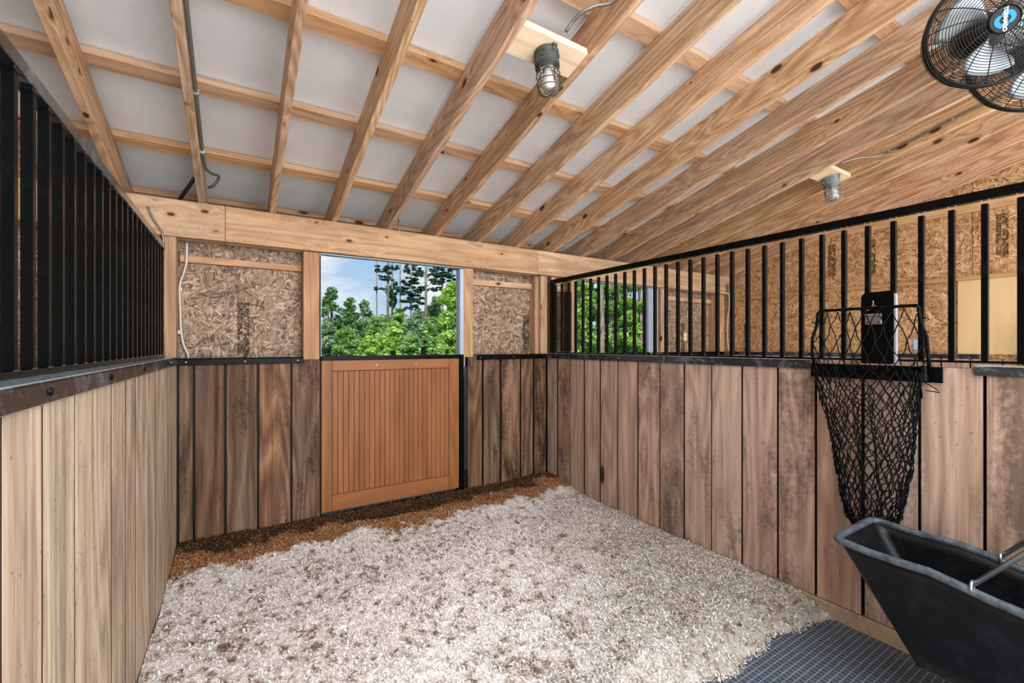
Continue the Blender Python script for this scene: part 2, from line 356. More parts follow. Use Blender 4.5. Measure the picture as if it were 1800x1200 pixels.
# soil/concrete floor
m, t, b = mat('dark_floor'); tc = t.new('ShaderNodeTexCoord').outputs['Object']
setp(t, b, t.ramp(t.noise(tc, 12, 6, .7), [(.3, '6a5a49'), (.7, '9a8a76')]), .9); M['floor'] = m
def leaf(name, a, b_, c):
    m, t, b = mat(name); rnd = t.new('ShaderNodeNewGeometry').outputs['Random Per Island']
    setp(t, b, t.ramp(rnd, [(0, a), (.5, b_), (1, c)]), .5, **{'Specular IOR Level': .3, 'Subsurface Weight': 0})
    tr = t.new('ShaderNodeBsdfTranslucent'); t.l.new(t.ramp(rnd, [(0, a), (1, c)]), tr.inputs[0])
    mx = t.new('ShaderNodeMixShader'); mx.inputs[0].default_value = .35
    t.l.new(b.outputs[0], mx.inputs[1]); t.l.new(tr.outputs[0], mx.inputs[2]); t.l.new(mx.outputs[0], m.node_tree.nodes['Material Output'].inputs[0]); return m
M['leaf_bright'] = leaf('bright_leaves', '77a23e', 'a0c558', 'cfe88c')
M['leaf_mid'] = leaf('mid_green_leaves', '5c8a44', '86b05c', 'b4d088')
M['leaf_dark'] = leaf('dark_green_leaves', '426a38', '63904e', '8eb276')
M['leaf_blue'] = leaf('blue_green_leaves', '5b8259', '83a47c', 'abc6a2')
M['needle'] = leaf('pine_needles', '20402f', '365c48', '587f68')

# ================================================================== SETTING
T = .237; SL = math.atan(T)
XR, XL, XF, D = 2.678, -.328, 5.81, 3.6
def rz(y, h=0.0): return 2.41+h+T*(3.56-y)          # underside of the rafters
RIDGE = -.8
mb = MB(); mb.box(-3.6, 6.2, -6.5, 4.0, -.12, 0); tag(mb.build('floor', M['floor']), kind='structure')
mb = MB(); mb.box(-90, 130, 4.3, 170, -.5, -.12); tag(mb.build('meadow_ground', M['grass']), 'green meadow beyond the stable wall', 'ground', kind='structure')
# ceiling: insulation film above the purlins, both slopes
def slab(mb, x0, x1, ya, yb, ha, hb):
    mb.prism([(ya, rz(ya, ha)), (yb, rz(yb, ha)), (yb, rz(yb, hb)), (ya, rz(ya, hb))], 0, x0, x1)
mb = MB(); slab(mb, -3.45, 6.1, RIDGE, 4.12, .236, .28)
mb.prism([(RIDGE, rz(RIDGE, .236)), (-6.2, rz(5.0, .236)), (-6.2, rz(5.0, .28)), (RIDGE, rz(RIDGE, .28))], 0, -3.45, 6.1)
tag(mb.build('ceiling', M['film']), kind='structure')

# ---- plank walls
def planks(mb, edges, fn, gap=.007, ef=(2, 4)):
    for i in range(len(edges)-1):
        a, b = edges[i], edges[i+1]; g = gap*random.uniform(.7, 1.4); d = random.uniform(-.003, .003)
        fn(mb, a+g/2, b-g/2, d)
        for k in ef: mb.mi[-6+k] = 1
# left partition: local frame, plank face at x=0, y = Y-3.6
wl = empty('wall_left', (XL, D, 0), kind='structure', rot=(0, 0, -.01))
le = [-5.2, -5.0, -4.8, -4.6, -4.4, -4.2, -4.0, -3.8, -3.62, -3.42, -3.22, -3.02, -2.86, -2.66, -2.46, -2.27, -2.05, -1.68, -1.48, -1.3, -1.07, -.83, -.63, -.41, -.2, -.004]
mb = MB(); planks(mb, le, lambda m_, a, b, d: m_.box(-.04, d*.6, a, b, .03, 1.36), .013)
mb.build('plank_boarding', [M['plank_left'], M['edge']], wl, bevel=.0008)
mb = MB(); mb.box(-.12, -.08, -5.2, 0, .03, 1.36); mb.build('rear_boarding', M['plank_left'], wl)
mb = MB(); mb.box(-.078, -.042, -5.2, 0, .03, 1.35); mb.build('dark_gap_backing', M['rubber'], wl)  # black sheet added behind the planks so the gaps look shaded
# right partition
re = [-1.6, -1.4, -1.2, -1.0, -.8, -.6, -.4, -.2, 0, .26, .516, .724, .942, 1.155, 1.354, 1.566, 1.775, 1.986, 2.197, 2.411, 2.625, 2.833, 3.039, 3.24, 3.43, 3.598]
wr = empty('wall_right', (XR, 0, 0), kind='structure')
mb = MB(); planks(mb, re, lambda m_, a, b, d: m_.box(d, .04, a, b, .098, 1.36), .011)
mb.build('plank_boarding', [M['plank_right'], M['edge']], wr, bevel=.0008)
mb = MB(); mb.box(.082, .12, -1.6, 3.6, .0, 1.36); mb.build('rear_boarding', M['plank_right'], wr)
mb = MB(); mb.box(.042, .08, -1.6, 3.6, .1, 1.35); mb.build('dark_gap_backing', M['rubber'], wr)  # added black layer, gives the plank gaps their shade
mb = MB(); mb.box(XR-.012, XR+.04, -1.6, 3.55, 0, .094); tag(mb.build('baseboard_right', M['kick'], bevel=.003), kind='structure')
# back wall: osb sheets + planks
DO = (.549, 1.705); DN = (3.077, 4.185)
wb = empty('wall_back', (0, D, 0), kind='structure')
def sheet(mb, x0, x1, z0, z1, y=.14): mb.box(x0, x1, y, y+.012, z0, z1)
mb = MB()
for x0, x1 in ((-3.4, .258), (.262, .50), (1.75, 3.03), (4.30, 6.0)): sheet(mb, x0, x1, 0, 2.39)
for x0, x1 in ((.50, 1.75), (3.03, 4.3)): sheet(mb, x0, x1, 2.17, 2.39)
mb.build('strand_board_sheathing', M['osb'], wb)
mb = MB(); mb.box(-3.4, 6.0, .155, .18, 2.2, 2.39)
for x0, x1 in ((-3.4, .50), (1.75, 3.03), (4.30, 6.0)): mb.box(x0, x1, .155, .18, -.1, 2.4)
mb.build('exterior_cladding', M['white_metal'], wb)
mb = MB()
be = [[-.322, -.237, -.063, .133, .343, .545], [1.772, 1.938, 2.128, 2.354, 2.51, 2.672]]
for ed in be: planks(mb, ed, lambda m_, a, b, d: m_.box(a, b, d, .04, .03, 1.352), .015, (3, 5))
for ed in ([-3.3+.2*i for i in range(15)], [2.80, 2.93, 3.06], [4.42+.2*i for i in range(8)]): planks(mb, ed, lambda m_, a, b, d: m_.box(a, b, d, .04, .03, 1.352), .01, (3, 5))
mb.build('plank_boarding', [M['plank_back'], M['edge']], wb, bevel=.001)
mb = MB()
for x0, x1 in ((-3.3, .545), (1.772, 3.07), (4.4, 5.8)): mb.box(x0, x1, .045, .06, .03, 1.33)
mb.build('dark_gap_backing', M['rubber'], wb)  # added black strips, shade for the gaps of the back boards
# far walls of the neighbouring stalls
for nm, xa, s in (('wall_far_right', XF, 1), ('wall_far_left', -3.38, -1)):
    wf = empty(nm, (xa, 0, 0), kind='structure')
    mb = MB(); mb.prism([(-1.6, 0), (3.75, 0), (3.75, rz(3.75, .2)), (RIDGE, rz(RIDGE, .2)), (-1.6, rz(RIDGE, .0))], 0, .014*s, .03*s); mb.build('exterior_cladding', M['white_metal'], wf)
    mb = MB(); x0, x1 = (0, .012) if s > 0 else (-.012, 0)
    for ya, yb in ((3.75, 2.42), (2.416, 1.2), (1.196, -.02), (-.024, -1.6)):
        mb.prism([(yb, 0), (ya, 0), (ya, rz(ya, .24)), (yb, rz(yb, .24))], 0, x0, x1)
    mb.build('strand_board_sheathing', M['osb_far'], wf)
    mb = MB(); planks(mb, [-1.6+.2*i for i in range(27)], lambda m_, a, b, d: m_.box(-.05*s if s > 0 else .01, -.01 if s > 0 else .05, a, min(b, 3.58), .03, 1.335), .01)
    mb.build('plank_boarding', [M['plank_right'], M['edge']], wf)
mb = MB(); mb.box(XF-.018, XF-.001, -.6, 1.292, 1.38, 2.068)
tag(mb.build('plywood_panel', M['ply']), 'plain smooth plywood panel on the far wall behind the second hay net', 'panel')

# ---- girts, posts, studs
def piece(name, box, m, label, cat, group=None, bevel=.002):
    mb = MB(); x0, x1, y0, y1, z0, z1 = box
    c = ((x0+x1)/2, (y0+y1)/2, z0); mb.box(x0-c[0], x1-c[0], y0-c[1], y1-c[1], 0, z1-z0)
    return tag(mb.build(name, M[m] if isinstance(m, str) else m, bevel=bevel, loc=c), label, cat, group)
piece('wall_girt', (-.32, .423, 3.70, 3.738, 2.025, 2.07), 'purlin', 'horizontal pine girt above the left strand board, left of the window opening', 'girt')
piece('wall_girt', (1.838, 2.555, 3.70, 3.738, 2.032, 2.085), 'purlin', 'short horizontal pine girt above the strand board right of the window opening', 'girt')
piece('wall_girt', (4.475, 5.57, 3.70, 3.738, 2.04, 2.09), 'purlin', 'horizontal girt on the back wall of the right neighbouring stall', 'girt')
piece('wall_girt', (2.80, 2.98, 3.70, 3.738, 2.03, 2.085), 'purlin', 'short girt beside the neighbouring window seen through the first bars', 'girt')
piece('wall_girt', (XF-.038, XF-.001, -1.6, 3.57, 2.07, 2.108), wood('girt_y', ('a9845f', 'c8a279', 'd9b68d'), 1, .2, .45), 'long pine girt along the far right strand board wall, lower one', 'girt')
piece('wall_girt', (XF-.038, XF-.001, -1.6, 2.9, 2.70, 2.79), wood('girt_y2', ('b08a62', 'd0a97e', 'e0bd92'), 1, .3, .45), 'upper pine girt on the far right strand board wall, just under the roof', 'girt')
piece('corner_post', (-.392, -.33, 3.575, 3.70, 1.36, 2.163), 'post', 'slim pine post in the left corner beside the black bars', 'post')
piece('door_post', (.425, .535, 3.602, 3.738, 1.355, 2.163), 'post', 'knotty pine post at the left edge of the window opening', 'post')
piece('door_post', (1.745, 1.838, 3.602, 3.738, 1.355, 2.163), 'post', 'pine post at the right edge of the window opening', 'post')
piece('corner_post', (2.60, 2.678, 3.602, 3.738, 1.375, 2.163), 'post', 'pine post where the right bars meet the back wall', 'post')
piece('wall_stud', (2.555, 2.597, 3.64, 3.738, 1.375, 2.163), 'post', 'narrow pine stud set back beside the right corner post', 'stud')
piece('door_post', (2.99, 3.065, 3.602, 3.738, 1.375, 2.163), 'post', 'pine post left of the neighbouring window, seen between black bars', 'post')
piece('door_post', (4.41, 4.475, 3.602, 3.738, 1.375, 2.163), 'post', 'pine post right of the neighbouring window behind the bars', 'post')
piece('corner_post', (5.57, 5.75, 3.62, 3.738, 1.375, 2.163), 'post', 'pine corner post at the far end of the neighbouring stall', 'post')
piece('wall_stud', (2.74, 2.80, 3.61, 3.738, 1.375, 2.163), 'post', 'pine stud just behind the blue lit end bar of the right grille', 'stud')
hx = [(-3.4, -.0635, 'left length of the pine header beam above the left corner'), (-.0615, 2.534, 'middle length of the pine header beam above the window opening'), (2.536, 5.78, 'right length of the pine header beam running into the neighbouring stall')]
for a, b, l in hx: piece('header_beam', (a, b, 3.562, 3.60+.02, 2.165, 2.404), 'header', l, 'beam', bevel=.003)
for a, b, l in hx: piece('header_beam', (a, b, 3.66, 3.70, 2.165, 2.404), 'header', l.replace('pine header', 'rear doubled header'), 'beam', bevel=.003)
piece('eave_board', (-3.4, 6.0, 3.905, 3.943, 2.34, 2.505), wood('eave_wood', ('5f4836', '7b614a', '8d7158'), 0, .1, .5), 'dark brown eave board behind the header beam', 'board')

# ---- rafters and purlins
def sloped(name, x0, x1, ya, yb, ha, hb, m, y_ref=None):
    """bar between roof-parallel planes, local frame aligned to the slope"""
    L = math.hypot(ya-yb, rz(ya)-rz(yb)); mb = MB(); mb.box(-(x1-x0)/2, (x1-x0)/2, 0, L, 0, (hb-ha)*math.cos(SL))
    o = mb.build(name, m, bevel=.003); o.location = ((x0+x1)/2, yb, rz(yb, ha)); o.rotation_euler = (SL*-1, 0, 0); return o
ordn = ['first', 'second', 'third', 'fourth', 'fifth', 'sixth', 'seventh', 'eighth', 'ninth', 'tenth', 'eleventh', 'twelfth', 'thirteenth', 'fourteenth', 'fifteenth', 'sixteenth', 'seventeenth', 'eighteenth', 'nineteenth', 'twentieth', 'twenty first', 'twenty second']
proto = None
RX = {}
tail = ['seen only between the far left bars', 'seen only between the left bars', 'seen only between the left bars', 'seen only between the left bars', 'above the left neighbouring stall', 'at the left edge above the black bars']
lab = {-2: 'weathered pine rafter nearest the left bars, meeting the left corner', -1: 'pine rafter with armoured cable clipped along its right side', 0: 'slim looking pine rafter, first one right of the cabled rafter', 1: 'pine rafter above the left post of the window opening', 2: 'pine rafter just left of the front caged lamp', 3: 'pine rafter just right of the front caged lamp',
       4: 'knotty pine rafter, first one beyond the front caged lamp', 5: 'pine rafter, second one beyond the front caged lamp', 6: 'pine rafter, third one beyond the front caged lamp', 7: 'streaky pine rafter, fourth one beyond the front caged lamp', 8: 'pine rafter, second one before the rear caged lamp', 9: 'pine rafter just left of the rear caged lamp', 10: 'pine rafter just right of the rear caged lamp', 11: 'pine rafter, second one right of the rear caged lamp', 12: 'pine rafter, third one right of the rear caged lamp', 13: 'last pine rafter, against the far right strand board wall',
       -3: 'pine rafter left of the corner rafter, seen through the left bars', -4: 'pine rafter, second one left of the corner rafter', -5: 'pine rafter, third one left of the corner rafter', -6: 'pine rafter, fourth one left of the corner rafter', -7: 'pine rafter, fifth one left of the corner rafter'}
for i in range(-7, 14):
    xr = .2405+.4165*i; xl = xr-.038
    if i == 13: xr, xl = XF-.045, XF-.083
    RX[i] = (xl, xr)
    if proto is None:
        proto = sloped('rafter', xl, xr, 4.02, RIDGE, 0, .1905, M['rafter']); o = proto
    else:
        o = proto.copy(); COL.objects.link(o); o.location.x = (xl+xr)/2
    tag(o, lab[i], 'rafter', 'pine roof rafters')
pn = ['second roof purlin from the eave, lighter pine', 'third roof purlin from the eave', 'fourth roof purlin up, behind the front caged lamp', 'fifth roof purlin up, crossing at the top edge', 'sixth roof purlin, above the camera', 'seventh roof purlin, near the ridge']
proto = None
for k, y in enumerate((3.325, 2.735, 2.14, 1.53, .93, .33)):
    if proto is None:
        mb = MB(); mb.box(-4.7, 4.7, 0, .089, 0, .038*1); proto = mb.build('purlin', M['purlin'], bevel=.002); o = proto
    else: o = proto.copy(); COL.objects.link(o)
    o.location = (1.28, y, rz(y, .192)); o.rotation_euler = (-SL, 0, 0); tag(o, 'pine purlin laid flat over the rafters, '+pn[k], 'purlin', 'roof purlins')
mb = MB(); mb.box(-4.7, 4.7, 0, .089, 0, .038); o = mb.build('purlin', M['purlin'], bevel=.002); o.location = (1.28, 3.93, rz(3.93, .192)); o.rotation_euler = (-SL, 0, 0)
tag(o, 'pine purlin laid flat over the rafters, lowest one at the eave', 'purlin', 'roof purlins')

# ---- door / opening trims
def screw(mb, p, n, r=.006):
    n = Vector(n); q = Vector((0, 0, 1)).rotation_difference(n).to_matrix().to_4x4(); q.translation = Vector(p); mb.lathe([(r, 0), (r*.8, r*.4), (.0001, r*.5)], 8, q)
def screws(name, pts, n, r, m, parent):
    p0 = None
    for p in pts:
        if p0 is None: mb = MB(); screw(mb, (0, 0, 0), n, r); p0 = mb.build(name, m, parent, loc=p)
        else: c = p0.copy(); COL.objects.link(c); c.parent = parent; c.location = p
def door(name, x0, x1):
    e = empty(name, (x0, D, 0), kind='structure'); W = x1-x0
    mb = MB(); fx = .078; zt, zb = 1.345, .18
    bz0, bz1 = .305, 1.262
    mb.box(.002, fx, .012, .055, zb, zt); mb.box(W-.10, W-.004, .012, .055, zb, zt); mb.build('stile', M['door'], e, bevel=.003)
    mb = MB(); mb.box(fx+.001, W-.101, .012, .055, bz1, zt); mb.box(fx+.001, W-.101, .012, .055, zb, bz0); mb.build('rail', M['door_rail'], e, bevel=.003)
    mb = MB(); n = 24; bw = (W-.10-fx-.004)/n
    for i in range(n):
        a = fx+.002+i*bw; mb.box(a+.0015, a+bw-.0015, .0165+random.uniform(0, .0006), .04, bz0+.003, bz1-.003)
    mb.build('beaded_panel', M['door'], e, bevel=.0015)
    mb = MB(); mb.box(fx, W-.1, .03, .036, bz0, bz1); mb.build('panel_backing', M['rubber'], e)
    mb = MB(); mb.box(.0, W, .004, .062, 1.345, 1.378); mb.build('top_channel', M['steel'], e, bevel=.003)
    screws('screw', [(x, .012, 1.30) for x in (.42, .75, .95)]+[(x, .012, .215) for x in (.74, .93, 1.1)], (0, -1, 0), .006, M['galv'], e)
    mb = MB(); mb.box(0, W+.06, .004, .07, .02, .168); mb.build('threshold', M['steel'], e)
    return e
door('door_1', DO[0], DO[1]); door('door_2', DN[0], DN[1])
def jamb(name, x0, dark, pale_w=.038):
    e = empty(name, (x0, D, 0), kind='structure')
    mb = MB(); mb.box(.0, .034, .0, .10, .16, 1.375); mb.build('door_track', M['steel'], e, bevel=.002)
    mb = MB(); mb.box(.037, .064, -.004, .04, .34, 1.27); mb.build('rubber_stop', M['rubber'], e)
    mb = MB(); mb.box(.0, pale_w, .004, .05, 1.379, 2.15); mb.box(.036, .046, -.002, .004, 1.18, 1.37); mb.build('pale_metal_angle', M['white_metal'], e, bevel=.002)
    return e
jamb('trim_1', 1.707, True)
jamb('trim_2', 4.19, True, .17)
mb = MB(); mb.box(.54, 1.745, 3.61, 3.65, 2.156, 2.163); tag(mb.build('trim_3', M['white_metal']), kind='structure')
mb = MB(); mb.box(3.065, 4.41, 3.61, 3.65, 2.156, 2.163); tag(mb.build('trim_4', M['white_metal']), kind='structure')
mb = MB(); mb.box(.5455, .5485, 3.603, 3.73, 1.38, 2.149); tag(mb.build('trim_5', M['white_metal']), kind='structure')
mb = MB(); mb.box(.5455, .552, 3.645, 3.70, .02, 1.376); tag(mb.build('trim_6', M['rubber']), kind='structure')
piece('door_edge_strip', (2.90, 2.985, 3.585, 3.60, 1.40, 2.02), 'steel', 'black metal sliding door edge seen through the first bars of the right grille', 'door edge')

# ---- black caps on the back wall boards
def cap(x0, x1, y=-.022):
    W = x1-x0; mb = MB(); mb.box(0, W, 0, .012, 0, .045); mb.box(0, W, 0, .07, .037, .045); c = mb.build('cap_channel', M['steel'], wb, bevel=.002, loc=(x0, y, 1.33))
    c['label'] = 'black steel cap on the board tops'
    screws('screw', [(.04+(W-.08)*k/2, 0, .02) for k in range(3)], (0, -1, 0), .005, M['galv'], c)
cap(-.318, .424); cap(1.865, 2.662); cap(4.42, 5.70)
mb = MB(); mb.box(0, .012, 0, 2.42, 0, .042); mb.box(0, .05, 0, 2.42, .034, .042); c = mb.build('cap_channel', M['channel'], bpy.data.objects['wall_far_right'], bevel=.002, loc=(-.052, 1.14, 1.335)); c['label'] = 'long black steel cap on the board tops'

# ---- left grille (local frame of the left wall)
gl = empty('stall_grille', (XL, D, 0), 'black barred steel grille on top of the tan left partition', 'stall grille', rot=(0, 0, -.01))
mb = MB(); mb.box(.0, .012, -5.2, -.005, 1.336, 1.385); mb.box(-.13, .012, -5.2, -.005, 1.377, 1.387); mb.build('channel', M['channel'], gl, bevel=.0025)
mb = MB(); mb.box(-.092, -.058, -5.2, -.03, 1.388, 1.403); mb.build('bottom_rail', M['steel'], gl, bevel=.002)
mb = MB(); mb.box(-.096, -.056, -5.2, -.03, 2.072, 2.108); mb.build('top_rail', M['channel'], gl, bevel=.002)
screws('bolt', [(.012, y, 1.36) for y in (-2.27, -1.75, -1.2, -.5)], (1, 0, 0), .010, M['steel'], gl)
bb = MB(); bb.box(-.011, .011, -.011, .011, 0, .672); bp = None
def bars(parent, pts):
    bp = None
    for p in pts:
        if bp is None: bp = bb.build('bar', M['steel'], parent, bevel=.002); bp.location = p
        else: c = bp.copy(); COL.objects.link(c); c.parent = parent; c.location = p
bars(gl, [(-.074, -2.19-.1016*k+.1016*20, 1.402) for k in range(-1, 46) if -2.19-.1016*k+.1016*20 < -.03])
# weld beads
mb = MB()
for k in range(46):
    y = -2.19-.1016*k+.1016*20
    if y > -.03: continue
    for z in (1.404, 2.071):
        for s in (-1, 1): mb.tube([(-.062, y-.012, z), (-.062, y+.012, z)], .002, 5)
tag(mb.build('weld_bead', M['galv'], gl), kind='stuff')

# ---- right grille
gr = empty('stall_grille', (XR, 0, 0), 'black barred steel grille on top of the rose brown right partition', 'stall grille')
mb = MB(); mb.box(-.014, -.002, 1.17, 3.575, 1.332, 1.380); mb.box(-.014, .13, 1.17, 3.575, 1.373, 1.383)
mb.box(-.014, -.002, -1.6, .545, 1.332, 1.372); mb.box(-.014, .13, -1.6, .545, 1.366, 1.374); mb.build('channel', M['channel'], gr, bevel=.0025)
mb = MB(); mb.box(.018, .052, -1.6, 3.57, 1.384, 1.394); mb.build('bottom_rail', M['steel'], gr, bevel=.002)
mb = MB(); mb.box(.016, .054, -1.6, 3.58, 2.082, 2.122); mb.build('top_rail', M['steel'], gr, bevel=.002)
mb = MB(); mb.box(.016, .06, 3.535, 3.58, 1.394, 2.082); mb.build('end_post', M['steel'], gr, bevel=.002)
bars(gr, [(.034, .418+.1029*k, 1.392) for k in range(-18, 31)])
mb = MB()
for k in range(-3, 31):
    y = .418+.1029*k
    for z in (1.395, 2.081):
        for s in (-1, 1): mb.tube([(.022, y+s*.012, z), (.046, y+s*.012, z)], .002, 5)
tag(mb.build('weld_bead', M['galv'], gr), kind='stuff')
screws('bolt', [(-.014, y, 1.357) for y in (1.83, 2.6, 1.25, .3)], (-1, 0, 0), .005, M['galv'], gr)

# ---- black feed plate bolted inside the bars, galvanised hinge and latch
fp = empty('feed_hatch_plate', (XR+.005, .887, 1.37), 'black steel hatch plate between the bars behind the hay net', 'plate')
mb = MB(); mb.prism([(-.065, 0), (.065, 0), (.065, .335), (.050, .355), (-.066, .357)], 0, .0, .006); mb.build('plate', M['steel'], fp, bevel=.001)
mb = MB(); mb.box(-.002, .010, -.078, -.068, 0, .34); mb.build('edge_flange', M['white_metal'], fp, bevel=.001)
mb = MB(); mb.box(-.004, 0, -.02, .047, .195, .243); mb.tube([(-.006, -.02, .243), (-.006, .047, .243)], .005, 8); mb.build('hinge', M['galv'], fp, bevel=.001)
screws('hinge_screw', [(-.004, y, z) for y in (-.008, .036) for z in (.205, .232)], (-1, 0, 0), .004, M['steel'], fp)
mb = MB(); mb.tube([(-.006, .012, .312), (-.008, .012, .285)], .003, 6); mb.box(-.014, -.004, -.002, .018, .276, .288); mb.prism([(.018, .27), (.036, .262), (.04, .268), (.02, .282)], 0, -.012, -.002); mb.build('latch', M['galv'], fp)

# ---- hay net on a hinged hoop
def hay_net(loc, label, simple=False):
    e = empty('hay_net_rack', loc, label, 'hay net', 'hay net racks')   # local: x toward the stall is negative, y along the wall
    mb = MB(); mb.box(-.008, 0, -.245, .285, -.038, .034); mb.build('mounting_bracket', M['steel'], e, bevel=.002)
    mb = MB(); q = Matrix(); q.translation = Vector((-.022, -.185, -.03)); mb.lathe([(.016, 0), (.016, .066), (.0001, .07)], 14, q); mb.build('hinge_socket', M['steel'], e)
    mb = MB(); q = Matrix(); q.translation = Vector((-.022, .250, -.03)); mb.lathe([(.014, 0), (.014, .05), (.0001, .054)], 14, q); mb.build('hinge_socket', M['steel'], e, smooth=False)
    mb = MB(); a = []
    for s, y0 in ((1, .262), (-1, -.205)):
        pts = [(-.022, y0, 0), (-.045, y0, .10), (-.05, y0-s*.004, .17), (-.05, y0-s*.025, .235), (-.05, y0-s*.03, .30)]
        a.append(pts)
    r = .012; L = a[0]+[(-.05, .225, .312)]; R_ = [(-.05, -.168, .312)]+a[1][::-1]
    mb.tube(L+R_, .0075, 10); mb.build('hoop', M['steel'], e, smooth=True)
    # net
    rs = random.Random(4); mb = MB(); H0 = .30; zb = -.78
    def cord(p, q, r=.0026, sag=.004):
        p = Vector(p); q = Vector(q); m_ = (p+q)/2+Vector((rs.uniform(-.006, .006), rs.uniform(-.007, .007), -sag)); mb.tube([p, p*.5+m_*.5+Vector((0, 0, 0)), m_, m_*.5+q*.5, q], r, 5, cap=False)
    def width(z): # centre and half width by height
        tb = [(.30, .028, .215), (.0, .03, .222), (-.1, .02, .20), (-.25, .005, .175), (-.45, -.005, .15), (-.6, -.002, .125), (-.7, .0, .105), (-.78, .02, .03)]
        for (z1, c1, w1), (z2, c2, w2) in zip(tb, tb[1:]):
            if z <= z1 and z >= z2: f = (z1-z)/(z1-z2); return c1+(c2-c1)*f, w1+(w2-w1)*f
        return tb[-1][1], tb[-1][2]
    nf = 8; rows = [.30, .225, .15, .075, .01]
    grid = []
    for j, z in enumerate(rows):
        c, wd = width(z); row = []
        for i in range(nf+1):
            u = (i+(.5 if j % 2 else 0))/nf; u = min(max(u, 0), 1)
            row.append(Vector((-.058-.02*math.sin(math.pi*u)*(1 if j else .3)+rs.uniform(-.006, .006), c+wd*(1-2*u)+rs.uniform(-.008, .008), z+(rs.uniform(-.012, .012) if j else 0))))
        grid.append(row)
    for j in range(len(rows)-1):
        for i in range(nf+1):
            cord(grid[j][i], grid[j+1][i], sag=.006)
            k = i-1 if j % 2 == 0 else i+1
            if 0 <= k <= nf: cord(grid[j][i], grid[j+1][k], sag=.006)
    # bag
    nc = 30; nr = 21; ring = []
    for j in range(nr+1):
        z = .01+(zb-.01)*(j/nr)**.95; c, wd = width(z); row = []
        dp = .022+.042*math.sin(math.pi*min(1, j/nr*1.05))
        for i in range(nc):
            an = 2*math.pi*(i+.5*(j % 2))/nc; ca, sa = math.cos(an), math.sin(an)
            fold = 1+.16*math.sin(an*5+j*.25)+rs.uniform(-.05, .05)
            x = -.062-.01*j/nr+dp*(-sa)*fold*.62
            row.append(Vector((min(x, -.008), c+wd*math.copysign(abs(ca)**.8, ca)+rs.uniform(-.007, .007), z+rs.uniform(-.013, .013))))
        ring.append(row)
    for j in range(nr):
        for i in range(nc):
            cord(ring[j][i], ring[j+1][i]); k = (i-1) % nc if j % 2 == 0 else (i+1) % nc
            cord(ring[j][i], ring[j+1][k])
            if (i+j) % 2 == 0:
                pass
    for i in range(nc): cord(ring[-1][i], (ring[-1][(i+3) % nc]))
    # gathered strands down the bag
    for yy, am in ((.055, .012), (-.01, .008)):
        for s in range(4):
            ph = rs.uniform(0, 6); mb.tube([(-.10+rs.uniform(-.01, .01)-.012*math.sin(k*.8+ph), yy-.05*k/14+am*math.sin(k*1.3+ph), -.06-.05*k) for k in range(14)], .0022, 5, cap=False)
    mb.build('net', M['netcord'], e, smooth=True)
    # loops round the hoop
    mb = MB()
    for y in (.19, .11, .03, -.05, -.12):
        mb.tube([(-.05+.010*math.cos(a_), y+.012*math.sin(a_*.5), .312+.011*math.sin(a_)-.003) for a_ in [k*math.pi/5 for k in range(11)]], .002, 5)
    for s, y0 in ((1, .245), (-1, -.19)):
        for z in (.25, .19, .12, .05): mb.tube([(-.05+.012*math.cos(a_), y0+s*.008+.011*math.sin(a_), z+.006*math.sin(a_*.7)) for a_ in [k*math.pi/5 for k in range(11)]], .002, 5)
    mb.tube([(-.05, -.185, -.03), (-.06, -.235, -.06), (-.07, -.25, -.075), (-.06, -.2, -.07)], .0022, 5)
    mb.build('tie_loop', M['netcord'], e, smooth=True)
    return e
hn = hay_net((XR-.014, .885, 1.33), 'black hay net bag on a hinged hoop on the right partition')
h2 = copy_tree(hn); h2.location = (XF-.06, .60, 1.335); h2['label'] = 'smaller looking second hay net on the far wall, seen through the right bars'
# small pale blue label on the far wall
piece('wall_label', (XF-.006, XF-.001, 1.56, 1.62, 1.42, 1.52), 'blue_label', 'small pale blue sticker on the far strand board wall', 'sticker', bevel=0)

# ---- stamps printed on the strand board
def text(body, size, loc, rot, m, parent, name='printed_stamp', ext=.0003, bold=0, al='LEFT'):
    c = bpy.data.curves.new(name, 'FONT'); c.body = body; c.size = size; c.extrude = ext; c.offset = bold; c.align_x = al; c.align_y = 'CENTER' if al == 'CENTER' else 'TOP_BASELINE'
    o = bpy.data.objects.new(name, c); COL.objects.link(o); c.materials.append(m); o.location = loc; o.rotation_euler = rot
    bpy.context.view_layer.update(); dg = bpy.context.evaluated_depsgraph_get()
    me = bpy.data.meshes.new_from_object(o.evaluated_get(dg)); q = bpy.data.objects.new(name, me); q.location = o.location; q.rotation_euler = o.rotation_euler
    if not me.materials: me.materials.append(m)
    bpy.data.objects.remove(o); COL.objects.link(q)
    if parent: q.parent = parent
    return q
def stamp(loc, rot_z, parent, L=.40):
    # reads downward
    g_ = [('RATED    APA   SHEATHING', .032, .010), ('RATED SHEATHING  24/16  7/16 INCH', .022, -.010), ('SIZED FOR SPACING  EXPOSURE 1  7/16 INCH', .018, -.026), ('7/16 INCH  24/16  EXPOSURE 1  SHEATHING', .019, .034)]
    for s, sz, o_ in g_:
        R = Matrix.Rotation(rot_z, 4, 'Z') @ Matrix.Rotation(math.pi/2, 4, 'X') @ Matrix.Rotation(-math.pi/2, 4, 'Z')
        off = Matrix.Rotation(rot_z, 4, 'Z') @ Vector((o_, 0, 0))
        text(s, sz, Vector(loc)+off, R.to_euler(), M['ink'], parent, bold=.0009)
stamp((.035, .1385, 1.77), 0, wb); stamp((2.50, .1385, 1.77), 0, wb); stamp((5.0, .1392, 1.75), 0, wb)
wfr = bpy.data.objects['wall_far_right']
for y, z in ((1.02, 2.64), (2.35, 2.62), (1.98, 2.6), (3.35, 1.75)): stamp((-.0006, y, z), -math.pi/2, wfr)

